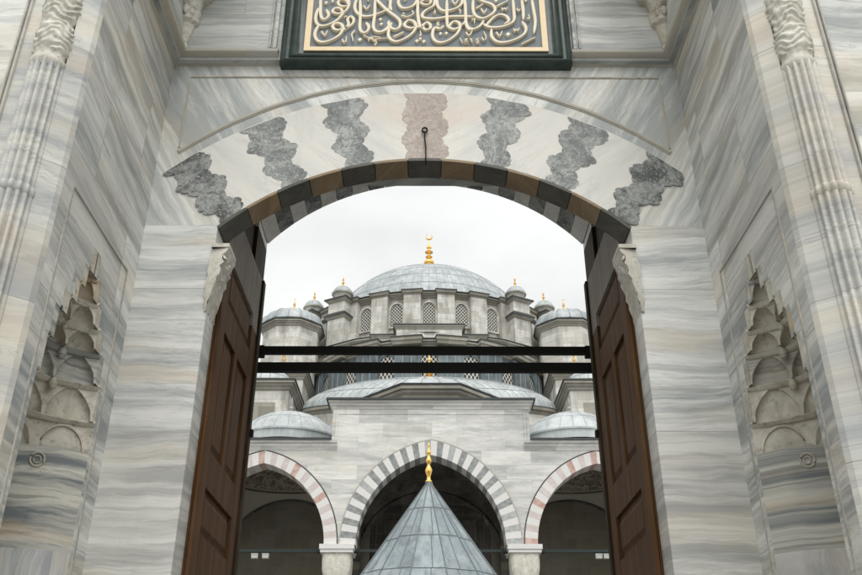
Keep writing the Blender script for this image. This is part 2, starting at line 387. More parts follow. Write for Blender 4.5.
# ------------------------------------------------------------------ the gateway
GX = -.03
gate = empty('marble_gateway', (GX, 6, 0), 'towering veined marble gateway framing the open doors, with joggled grey voussoirs over its arch', 'gateway')
HW, ZS, ZC = 1.67, 5.32, 5.997                   # door arch: half width, springing, crown
RA = (HW*HW+(ZC-ZS)**2)/(2*(ZC-ZS)); ZO = ZC-RA  # its radius and centre height
NW = 2.26                                        # half width of the recess
YB, YR = 6.0, 6.24                               # face and back of the arch wall
def soff(x): return ZO+sqrt(max(0, RA*RA-x*x))
def circ(R_, zc): return lambda x: zc+sqrt(max(0, R_*R_-x*x))
mould = circ(3.196, 6.851-3.196)
vout = circ(3.17, 6.72-3.17)

# wall over the arch
m = MB(); xs = [-HW+2*HW*i/60 for i in range(61)]
for a, b in zip(xs, xs[1:]):
    m.quad((GX+a, YB, soff(a)), (GX+b, YB, soff(b)), (GX+b, YB, 7.04), (GX+a, YB, 7.04))
    m.quad((GX+a, YR, soff(a)), (GX+b, YR, soff(b)), (GX+b, YR, 7.8), (GX+a, YR, 7.8))
for s in (-1, 1):
    x0, x1 = sorted((GX+s*HW, GX+s*(NW+.3)))
    m.box(x0, x1, YB, YR, ZS+.02, 7.04)
m.build('arch_wall', M['spandrel'], gate)
# jambs with their reveals
for s in (-1, 1):
    m = MB(); x0, x1 = sorted((GX+s*HW, GX+s*(NW+.3)))
    m.box(x0, x1, YB-.004, YR, 0, ZS+.02)
    j = m.build('jamb', M['jamb'], gate)
# cream face of the arch
m = MB(); N = 80
W2 = 2.16
def face_pt(k, top):
    t = -1+2*k/N
    if top: x = t*1.97; return x, vout(x)
    a = t*asin(HW/RA)*12.2/13; return RA*sin(a), ZO+RA*cos(a)
o = [face_pt(k, 0) for k in range(N+1)]; p = [face_pt(k, 1) for k in range(N+1)]
for k in range(N):
    for y in (YB-.008,):
        m.quad((GX+o[k][0], y, o[k][1]), (GX+o[k+1][0], y, o[k+1][1]), (GX+p[k+1][0], y, p[k+1][1]), (GX+p[k][0], y, p[k][1]))
    m.quad((GX+p[k][0], YB-.008, p[k][1]), (GX+p[k+1][0], YB-.008, p[k+1][1]), (GX+p[k+1][0], YB+.02, p[k+1][1]), (GX+p[k][0], YB+.02, p[k][1]))
for k in (0, N):
    m.quad((GX+o[k][0], YB-.008, o[k][1]), (GX+p[k][0], YB-.008, p[k][1]), (GX+p[k][0], YB+.02, p[k][1]), (GX+o[k][0], YB+.02, o[k][1]))
m.build('arch_face', M['arch'], gate)
# voussoirs seen on the underside, dark and brown in turn
half = asin(HW/RA); st = 2*half/13
for k in range(13):
    m = MB(); a0 = -half+k*st+.0012; a1 = a0+st-.0024
    def fn(i, j):
        a = a0+(a1-a0)*i/6
        r, y = [(RA+.012, YB-.0095), (RA-.014, YB-.0095), (RA-.014, YR+.004), (RA+.03, YR+.004)][j]
        return (GX+r*sin(a), y, ZO+r*cos(a))
    m.grid(fn, 7, 4)
    m.add([fn(0, j) for j in range(4)], [(0, 1, 2, 3)]); m.add([fn(6, j) for j in range(4)], [(0, 1, 2, 3)])
    m.build('voussoir', M['brown'] if k % 2 else M['green'], gate)
# joggled stones inlaid in the face
for k in range(0, 13, 2):
    rr = random.Random(40+k)
    ac = -half+(k+.5)*st
    xo = RA*sin(ac)
    L0, L1 = RA-.0, 0
    # outer end where the radius meets the outer circle
    r = RA
    while ZO+r*cos(ac) < vout(min(2.16, max(-2.16, r*sin(ac)))) and abs(r*sin(ac)) < 2.22: r += .005
    L = r-RA-.004
    pts = []
    w0 = .150 if k != 6 else .165
    def side(sg, ph):
        out = []; cuts = [0]
        while cuts[-1] < L-.10: cuts.append(cuts[-1]+rr.uniform(.045, .09))
        cuts = [c_*L/(cuts[-1]+.07) for c_ in cuts]+[L]
        for t0_, t1_ in zip(cuts, cuts[1:]):
            rad = (t1_-t0_)/2; jit = rr.uniform(-.006, .006); rq = rad*rr.uniform(.7, 1.0)
            for h in range(9):
                al = -pi/2+pi*h/8; t_ = min(L, max(0, t0_+rad+rad*sin(al)*.998))
                zig = sin((t_/L*2.6+ph*.5)*2*pi)                  # broad zigzag of the joint, lobed along its way
                base = (w0*(.60+.46*t_/L) if k != 6 else w0*.94)+(.040 if k != 6 else .026)*zig+jit
                out.append((t_, sg*(base+rq*cos(al))))
        return out
    A, B = side(1, 0), side(-1, 1)
    outl = A+list(reversed(B))
    m = MB()
    def fn(a, b, t):
        r_ = RA+.012+a*(1-.012/L)
        while True:
            x = r_*sin(ac)+b*cos(ac); z = ZO+r_*cos(ac)-b*sin(ac)
            if z <= vout(max(-2.17, min(2.17, x)))-.004 or r_ < RA+.02: break
            r_ -= .004
        e_ = sqrt(x*x+(z-ZO)**2)              # stay clear of the ring of the arch
        if e_ < RA+.014: x, z = x*(RA+.014)/e_, ZO+(z-ZO)*(RA+.014)/e_
        return (GX+x, YB-.0105+t*.02, z)
    m.prism(outl, fn)
    m.build('keystone' if k == 6 else 'joggled_stone', M['pink'] if k == 6 else (M['joggle_dark'] if k in (0, 12) else M['joggle']), gate)
# arc moulding and spandrel frame
def band(m, pts, w, y0, y1, x_=GX):
    """a small two-step moulding following a line in the plane of the wall"""
    for a, b, yy in ((-w/2, w/2, y0), (-w/5, w/5, y1)):
        L = []
        for i, (x, z) in enumerate(pts):
            d = Vector((pts[min(i+1, len(pts)-1)][0]-pts[max(i-1, 0)][0], pts[min(i+1, len(pts)-1)][1]-pts[max(i-1, 0)][1])).normalized()
            nx, nz = -d.y, d.x
            L.append([(x_+x+nx*a, YB+.01, z+nz*a), (x_+x+nx*a, yy, z+nz*a), (x_+x+nx*b, yy, z+nz*b), (x_+x+nx*b, YB+.01, z+nz*b)])
        m.grid(lambda i, j: L[j][i], 4, len(L))
m = MB(); band(m, [(-2.09+4.18*i/60, mould(-2.09+4.18*i/60)) for i in range(61)], .042, YB-.007, YB-.013)
m.build('arch_moulding', M['line'], gate, 40)
for s in (-1, 1):
    m = MB(); band(m, [(s*2.09, 6.12), (s*2.09, 6.83)], .018, YB-.005, YB-.009); m.build('spandrel_moulding', M['line'], gate)
m = MB(); band(m, [(-2.09, 6.90), (2.09, 6.90)], .022, YB-.005, YB-.009); m.build('spandrel_moulding', M['carved'], gate)
# iron hook under the keystone
m = MB(); m.tube([(GX, YB-.02, 6.27), (GX, YB-.03, 6.2), (GX+.01, YB-.032, 6.1), (GX+.01, YB-.03, 5.99), (GX+.012, YB+.02, 5.96)], [.006, .007, .0065, .006, .005], 6)
m.tube([(GX+.022*cos(t), YB-.03, 6.29+.025*sin(t)) for t in [i*2*pi/12 for i in range(13)]], .008, 6)
m.build('iron_hook', M['iron'], gate, 50)
# carved corbels at the springing
for s in (-1, 1):
    rr = random.Random(5+s); m = MB()
    def fn(i, j):
        t = i/14; z = 5.12-.56*j/16; u = j/16
        d = .105*(1-u)**1.1*(1 if j > 1 else 1.12)+.004
        d *= 1+.16*sin(j*2.1+1.6*sin(i*.9))*(u > .08) + (.16*abs(sin(i*1.35+(j//4)*1.2)) if u > .1 else 0)
        d += rr.uniform(-.006, .006) if j > 1 else 0
        return (GX+s*(HW-d+.004), YB-.03+(YR-YB+.035)*t-(.02*sin(pi*u)), z)
    m.grid(fn, 15, 17)
    m.add([fn(i, 0) for i in range(15)]+[(GX+s*(HW+.02), YR, 5.12), (GX+s*(HW+.02), YB-.03, 5.12)], [tuple(range(17))])
    # rough front side
    m.grid(lambda i, j: (fn(0, j)[0]+s*(i/4)*(abs(GX+s*(HW+.03)-fn(0, j)[0])), fn(0, j)[1]+(.028*(i/4)), fn(0, j)[2]), 5, 17)
    m.box(*sorted((GX+s*(HW-.12), GX+s*(HW+.02))), YB-.035, YR-.01, 5.12, 5.155)
    m.build('corbel', M['carved_pale'], gate, 40)

# ledge and upper wall
YU, XU = 5.93, 2.19
prof = [(0, 7.03), (.02, 7.035), (.035, 7.055), (.05, 7.06), (.072, 7.07), (.1, 7.075), (.125, 7.095), (.13, 7.12), (.105, 7.135), (.075, 7.14), (.06, 7.16), (.06, 7.19)]
for s in (-1, 1):
    m = MB()
    plan = [(lambda d: (GX+s*1.312, YB-d)), (lambda d: (GX+s*(NW-d), YB-d)), (lambda d: (GX+s*(NW-d), 4.5))]
    m.grid(lambda i, j: (*plan[i](prof[j][0]), prof[j][1]), 3, len(prof))
    m.build('ledge', M['ledge'], gate, 40)
m = MB()
m.box(GX-XU-.2, GX+XU+.2, YU, 7.9, 7.04, 11)
m.build('upper_wall', M['upper'], gate)
# upright fillet frames at either side of the inscription, and panels
for s in (-1, 1):
    m = MB()
    m.box(*sorted((GX+s*1.335, GX+s*1.37)), YU-.035, YU+.01, 7.15, 11)
    m.box(*sorted((GX+s*1.39, GX+s*1.406)), YU-.02, YU+.01, 7.17, 11)
    m.build('panel_moulding', M['upper'], gate)
    m = MB(); x0, x1 = sorted((GX+s*XU, GX+s*(XU+.12))); m.box(x0, x1, 4.5, YU, 7.04, 11)
    m.build('upper_side_wall', M['upper'], gate)
    # corner stalactites
    m = MB()
    tiers = [(7.20, .035), (7.30, .06), (7.42, .085), (7.44, .12), (7.56, .13), (7.58, .19), (7.70, .23), (7.72, .34), (7.9, .42), (7.93, .6), (8.2, .72), (8.25, .95), (8.6, 1.1)]
    def cn(i, j):
        z, d = tiers[j]; t = i/16*pi/2
        sc = 1+.16*(abs(sin(4*t))-.4)*(1 if j > 2 else .4)
        dd = d*sc
        return (GX+s*(XU-dd*cos(t)*(.62 if j > 4 else 1)), YU-dd*sin(t), z)
    m.grid(cn, 17, len(tiers))
    m.add([cn(i, 0) for i in range(17)]+[(GX+s*XU, YU, 7.20)], [tuple(range(18))])
    m.lathe([(.001, 7.13), (.022, 7.145), (.03, 7.17), (.02, 7.2), (.03, 7.21)], 10, GX+s*(XU-.03), YU-.03)
    for kx in range(3):       # small pendants on the rim of the second tier
        t = (kx+.5)/3*pi/2; m.lathe([(.001, 7.47), (.022, 7.49), (.03, 7.53), (.02, 7.58)], 8, GX+s*(XU-.14*cos(t)*.62), YU-.14*sin(t))
    m.build('corner_stalactite', M['carved_pale'] if s < 0 else M['carved'], gate, 35)

# side walls, each with a niche under a stalactite hood
YF = 4.53                                       # front edge of the side walls
NY = 5.235                                      # middle of the niche along the wall
TIERS = [(3.36, 3.57, .50, .50, 4), (3.57, 3.82, .50, .455, 4), (3.82, 4.03, .45, .38, 4), (4.03, 4.17, .37, .27, 4), (4.17, 4.32, .26, .17, 3), (4.32, 4.47, .16, .085, 2), (4.47, 4.64, .07, .004, 2)]
PLAN = [(-.5, 0), (-.37, .113), (-.26, .40), (.26, .40), (.37, .113), (.5, 0)]
def plan_pt(u):
    """point at fraction u of the niche outline"""
    seg = [sqrt((PLAN[i+1][0]-PLAN[i][0])**2+(PLAN[i+1][1]-PLAN[i][1])**2) for i in range(5)]
    d = u*sum(seg)
    for i, q in enumerate(seg):
        if d <= q+1e-9: return tuple(PLAN[i][h]+(PLAN[i+1][h]-PLAN[i][h])*d/q for h in (0, 1))
        d -= q
    return PLAN[-1]
def recess_pt(u):
    a = pi*(1-u); c_, s_ = cos(a), sin(a)       # rounder outline for the hood
    x, d = plan_pt(u); return (.35*x+.65*.5*c_, .35*d+.65*.42*s_**.8 if s_ > 1e-6 else 0)
for s in (-1, 1):
    X = lambda d: GX+s*(NW+d)
    m = MB(); y0, y1 = YF, YB
    holes = [(0, 3.36, .5)]+[(a, b, w) for a, b, w, w2, n_ in TIERS]
    for a, b, w in holes:
        m.quad((X(0), y0, a), (X(0), NY-w, a), (X(0), NY-w, b), (X(0), y0, b))
        m.quad((X(0), NY+w, a), (X(0), y1, a), (X(0), y1, b), (X(0), NY+w, b))
    m.quad((X(0), y0, 4.64), (X(0), y1, 4.64), (X(0), y1, 7.06), (X(0), y0, 7.06))
    # steps of the stepped outline
    for (a, b, w), (a2, b2, w2) in zip(holes[1:], holes[2:]+[(4.64, 4.64, 0)]):
        for e in (-1, 1):
            m.quad((X(0), NY+e*w, b), (X(0), NY+e*w2, b), (X(.06), NY+e*w2, b), (X(.06), NY+e*w, b))
    wall = m.build('side_wall', M['side'], gate)
    # groove frame round the niche
    m = MB()
    for ya, yb, za, zb in ((4.66, 5.80, 4.80, 4.815), (5.785, 5.80, 0, 4.80), (4.66, 4.675, 0, 4.80)):
        m.box(*sorted((X(-.009), X(.02))), ya, yb, za, zb)
    m.build('niche_frame', M['ledge'], wall)
    # niche body
    m = MB()
    for (a, d), (a2, d2) in zip(PLAN, PLAN[1:]):
        m.quad((X(d), NY+a, 2.70), (X(d2), NY+a2, 2.70), (X(d2), NY+a2, 3.36), (X(d), NY+a, 3.36), 0)
        m.quad((X(d), NY+a, 0), (X(d2), NY+a2, 0), (X(d2), NY+a2, 2.70), (X(d), NY+a, 2.70), 1)
    nb = m.build('side_niche', [M['niche'], M['plinth']], gate)
    # medallion on the facet that faces the door
    fx, fy = (.113+.40)/2, (.37+.26)/2
    dv = Vector((s*(.40-.113), -(.37-.26), 0)).normalized(); nv = Vector((-s*.11, -.287, 0)).normalized()
    m = MB(); c0 = Vector((X(fx), NY+fy, 3.265))+nv*.004
    m.tube([c0+dv*(.044*cos(t))+Vector((0, 0, .046*sin(t))) for t in [i*2*pi/20 for i in range(21)]], [.007]*21, 6)
    m.tube([c0+dv*(.022*cos(t))+Vector((0, 0, .023*sin(t))) for t in [i*2*pi/16 for i in range(17)]], [.005]*17, 6)
    m.build('medallion', M['carved'], nb, 50)
    # stalactite tiers: plates stepping inward, each hollowed by a row of pointed cells
    for ti, (z0, z1, w0, w1, nc) in enumerate(TIERS):
        m = MB(); per = 32; nu = per*nc+1; JB, JA = 14, 6; nv_ = JB+JA
        def fn(i, j):
            u = i/(nu-1); fr = (u*nc) % 1; c_ = abs(2*fr-1)
            if i == 0 or i == nu-1: c_ = 1
            top_ = .93*(1-c_**1.5)**.62 if c_ < .92 else .002
            if ti == 0: top_ = .80*(1-(c_/.8)**2)**.5+.002 if c_ < .8 else .002      # low round arches in a flat band
            hollow = j < JB
            v = top_*j/(JB-1) if hollow else top_+(1-top_)*(j-JB)/(JA-1)
            kin, kout = w1/.5, w0/.5
            if ti == 0:
                k_ = (1.10 if hollow and top_ > .01 else 1.0) - (.025 if v > .9 else 0)
                if not hollow and v < top_+.1 and c_ < .85: k_ -= .02
            elif hollow and top_ > .01:
                t = v/top_
                k_ = kout+.03+(kin-kout)*(.05+.62*t**2.6)
                ang_ = atan2((fr-.5)*2, v+.12)
                k_ += (.055 if ti == 1 else .04)*(abs(sin(ang_*(4 if ti == 1 else 3)))-.5)*(1-t**3)*min(1, kout)
            else: k_ = kin+.012*max(0, 1-v)-(.012 if j == JB or j == JB+1 else 0)
            if ti == 6: k_ = (w0+(w1-w0)*v**1.4)/.5+.012*abs(sin(pi*4*u))*(1-v)
            a, d = recess_pt(u)
            return (X(max(d*k_, 0)+(.0015 if 0 < i < nu-1 else 0)), NY+a*min(k_, kout) if 0 < i < nu-1 else NY+a*kin, z0+(z1-z0)*v)
        m.grid(fn, nu, nv_)
        for e, i in ((-1, 0), (1, nu-1)):   # close the wall beside the tier
            p0, p1 = fn(i, 0), fn(i, nv_-1)
            m.quad((X(.001), NY+e*w0, p0[2]), (X(.001), p0[1], p0[2]), (X(.001), p1[1], p1[2]), (X(.001), NY+e*w0, p1[2]))
        if ti > 0:                # underside of the plate between the feet
            w_ = TIERS[ti-1][3]/.5
            m.grid(lambda i, j: (X(recess_pt(i/40)[1]*(w0/.5, w_)[j]+.001), NY+recess_pt(i/40)[0]*(w0/.5, w_)[j], z0+.001), 41, 2)
        if ti < 6:                # projecting fillet on top, with beads at the feet of the next tier
            kk = w1/.5; top = [recess_pt(i/40) for i in range(41)]
            def lip(i, j):
                a, d = top[i]; q = [(1.04, .012), (.90, .012), (.86, -.002), (.89, -.024), (1.04, -.03)][j]
                return (X(max(.001, d*kk*q[0])-(.012 if j in (1, 2) else 0)), NY+a*kk*min(1, q[0]+.09), z1+q[1])
            m.grid(lip, 41, 5)
            if ti in (1, 2, 3):
                n2 = TIERS[ti+1][4]
                for q in range(1, n2):
                    a, d = recess_pt(q/n2); f_ = 1 if ti < 3 else .7
                    m.lathe([(.001, z1-.085*f_), (.020*f_, z1-.075*f_), (.030*f_, z1-.045*f_), (.020*f_, z1-.012), (.012*f_, z1+.004)], 10, X(d*kk*.86), NY+a*kk*.9)
        m.build('stalactite_tier', M['niche'] if ti in (2, 5) else M['carved'], nb, 30)

# front of the gateway with the reeded colonettes
YFR = 4.42; XC = 2.49
for s in (-1, 1):
    X = lambda d: GX+s*d
    m = MB()
    def vq(xa, ya, xb, yb, z0=0, z1=11): m.quad((X(xa), ya, z0), (X(xb), yb, z0), (X(xb), yb, z1), (X(xa), ya, z1))
    vq(NW, YF, NW+.02, YF-.035); vq(NW+.02, YF-.035, 2.375, YFR); vq(2.375, YFR, 2.39, YFR+.06); vq(2.39, YFR+.06, 2.60, YFR+.06); vq(2.60, YFR+.06, 2.61, YFR); vq(2.61, YFR, 2.70, YFR)
    m.build('corner_strip', M['colonette'], gate)
    m = MB()
    for xa, xb, dy in ((2.70, 2.722, -.022), (2.736, 2.752, -.016)):
        m.grid(lambda i, j: (X(xa+(xb-xa)*(.5-.5*cos(pi*i/8))), YFR+dy*sin(pi*i/8), 11*j), 9, 2)
    m.quad((X(2.722), YFR+.004, 0), (X(2.736), YFR+.004, 0), (X(2.736), YFR+.004, 11), (X(2.722), YFR+.004, 11))
    m.build('corner_moulding', M['ledge'], gate, 50)
    m = MB()
    m.box(*sorted((X(2.752), X(9))), YFR, 5.2, 0, 11)
    m.build('front_wall', M['front'], gate)
    # colonette
    m = MB()
    m.lathe([(.108, 0), (.108, 4.55)], 144, X(XC), YFR, lobes=14, amp=.26)
    m.lathe([(.108, 4.55), (.113, 4.556), (.113, 4.60), (.108, 4.615), (.104, 4.62)], 144, X(XC), YFR, lobes=14, amp=.24)
    m.lathe([(.104, 4.62), (.102, 5.58)], 144, X(XC), YFR, lobes=14, amp=.26)
    col = m.build('colonette', M['colonette'], gate, 55)
    m = MB(); rr = random.Random(3)
    prof = [(.095, 5.54), (.112, 5.57), (.118, 5.60), (.1, 5.63), (.102, 5.66)]
    for q in range(1, 64):
        t = q/64; prof.append((.103+.018*abs(sin(pi*(t*1.6+.12)))**1.1, 5.66+.50*t))
    prof += [(.112, 6.17), (.122, 6.20), (.10, 6.23), (.105, 6.26)]
    nn = 128
    def fn(i, j):
        r, z = prof[j]; a = 2*pi*i/nn
        k_ = 1 if 4 < j < len(prof)-4 else .25
        r += k_*.0058*(sin(118*z+2.6*sin(3*a+9*z)+1.8*sin(5*a-23*z))+.55*sin(9*a+46*z+2.5*sin(2*a-17*z)))+k_*rr.uniform(-.0015, .0015)
        return (X(XC)+r*cos(a), YFR+r*sin(a), z)
    m.grid(fn, nn, len(prof), True)
    m.build('capital', M['carved_pale'], col, 60)
    m = MB(); m.lathe([(.10, 6.26), (.104, 6.34), (.07, 6.36), (.055, 6.40), (.08, 6.43), (.1, 6.47), (.1, 6.9), (.12, 6.95)], 40, X(XC), YFR, lobes=14, amp=.1)
    m.build('capital_top', M['carved_pale'], col, 45)

# passage behind the arch
for s in (-1, 1):
    m = MB(); m.box(*sorted((GX+s*1.80, GX+s*2.5)), YR, 7.86, 0, 7.8)
    m.build('passage_wall', M['wood_dark'], gate)
m = MB(); m.box(GX-2.5, GX+2.5, YR, 7.86, 7.65, 7.85); m.build('passage_ceiling', M['wood_dark'], gate)
# inner arch
HI, ZSI, RI, ZCI = 1.765, 6.52, 2.32, 5.08
m = MB(); xs = [-HI+2*HI*i/40 for i in range(41)]
inn = lambda x: ZCI+sqrt(RI*RI-x*x)
for a, b in zip(xs, xs[1:]):
    for y in (7.86, 8.36): m.quad((GX+a, y, inn(a)+.02), (GX+b, y, inn(b)+.02), (GX+b, y, 11), (GX+a, y, 11))
for s in (-1, 1): m.box(*sorted((GX+s*HI, GX+s*9)), 7.86, 8.36, ZSI-.03, 11); m.box(*sorted((GX+s*(HI+.25), GX+s*9)), 7.86, 8.36, 0, ZSI-.03)
m.build('inner_arch', M['front'], gate)
for s in (-1, 1):
    m = MB(); m.box(*sorted((GX+s*HI, GX+s*(HI+.25))), 7.855, 8.365, 0, ZSI-.031); m.build('inner_jamb', M['wood_dark'], gate)
hi = asin(HI/RI); n_i = 21
for k in range(n_i):
    m = MB(); a0 = -hi+2*hi*k/n_i+.001; a1 = -hi+2*hi*(k+1)/n_i-.001
    def fn(i, j):
        a = a0+(a1-a0)*i/3; r, y = [(RI+.05, 7.85), (RI-.012, 7.85), (RI-.012, 8.37), (RI+.05, 8.37)][j]
        return (GX+r*sin(a), y, ZCI+r*cos(a))
    m.grid(fn, 4, 4); m.add([fn(0, j) for j in range(4)], [(0, 1, 2, 3)]); m.add([fn(3, j) for j in range(4)], [(0, 1, 2, 3)])
    m.build('inner_voussoir', M['joggle_dark'] if k % 2 else M['grey_vous'], gate)
m = MB(); m.box(GX-9, GX+9, 4.42, 8.36, 11, 11.3); m.build('gateway_roof', M['front'], gate)

# door leaves, standing open
for s in (-1, 1):
    X = lambda d: GX+s*d
    xf, xb = 1.625, 1.705; y0, y1, zt = 6.26, 7.73, 5.73
    m = MB(); m.box(*sorted((X(xf+.03), X(xb))), y0, y1, .02, zt-.004)
    leaf = m.build('door', M['wood'], gate)
    stiles = [('stile', y0, 6.44, .02, zt), ('stile', 7.42, y1, .02, zt)]
    rows = [(5.24, zt), (4.60, 4.86), (3.32, 3.60), (2.68, 2.97), (1.35, 1.62), (.98-.3, .98), (.02, .25)]
    for nm, a, b, c0, c1 in stiles:
        m = MB(); m.box(*sorted((X(xf), X(xf+.034))), a, b, c0, 5.12); m.build(nm, M['wood'], leaf)
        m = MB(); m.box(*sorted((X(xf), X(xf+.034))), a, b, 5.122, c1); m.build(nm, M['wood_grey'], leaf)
    for c0, c1 in rows:
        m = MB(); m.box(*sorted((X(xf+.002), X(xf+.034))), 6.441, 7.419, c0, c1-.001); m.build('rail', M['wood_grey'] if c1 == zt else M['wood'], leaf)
    for c0, c1 in ((3.60, 4.60), (1.62, 2.68)):
        m = MB(); m.box(*sorted((X(xf+.003), X(xf+.034))), 6.87, 6.99, c0, c1); m.build('mullion', M['wood'], leaf)
    def panel(ya, yb, za, zb):
        m = MB(); g_ = .05
        m.add([(X(xf+.042), y, z) for y, z in ((ya, za), (yb, za), (yb, zb), (ya, zb))]+[(X(xf+.026), y, z) for y, z in ((ya+g_, za+g_), (yb-g_, za+g_), (yb-g_, zb-g_), (ya+g_, zb-g_))]+
              [(X(xf+.012), y, z) for y, z in ((ya+g_+.03, za+g_+.03), (yb-g_-.03, za+g_+.03), (yb-g_-.03, zb-g_-.03), (ya+g_+.03, zb-g_-.03))],
              [(0, 1, 5, 4), (1, 2, 6, 5), (2, 3, 7, 6), (3, 0, 4, 7), (4, 5, 9, 8), (5, 6, 10, 9), (6, 7, 11, 10), (7, 4, 8, 11), (8, 9, 10, 11)])
        m.build('panel', M['wood'], leaf)
    for za, zb in ((4.86, 5.24), (2.97, 3.32), (.98, 1.35), (.25, .68)): panel(6.442, 7.418, za+.001, zb-.001)
    for za, zb in ((3.60, 4.60), (1.62, 2.68)):
        panel(6.442, 6.869, za+.001, zb-.001); panel(6.991, 7.418, za+.001, zb-.001)
    m = MB(); m.box(*sorted((X(xf-.022), X(xf+.001))), 7.655, 7.745, .02, zt+.0); m.build('closing_strip', M['wood_dark'], leaf)
    m = MB(); m.box(*sorted((X(xf-.05), X(xf-.022))), 7.68, 7.735, 4.13, 4.19); m.build('latch', M['iron'], leaf)
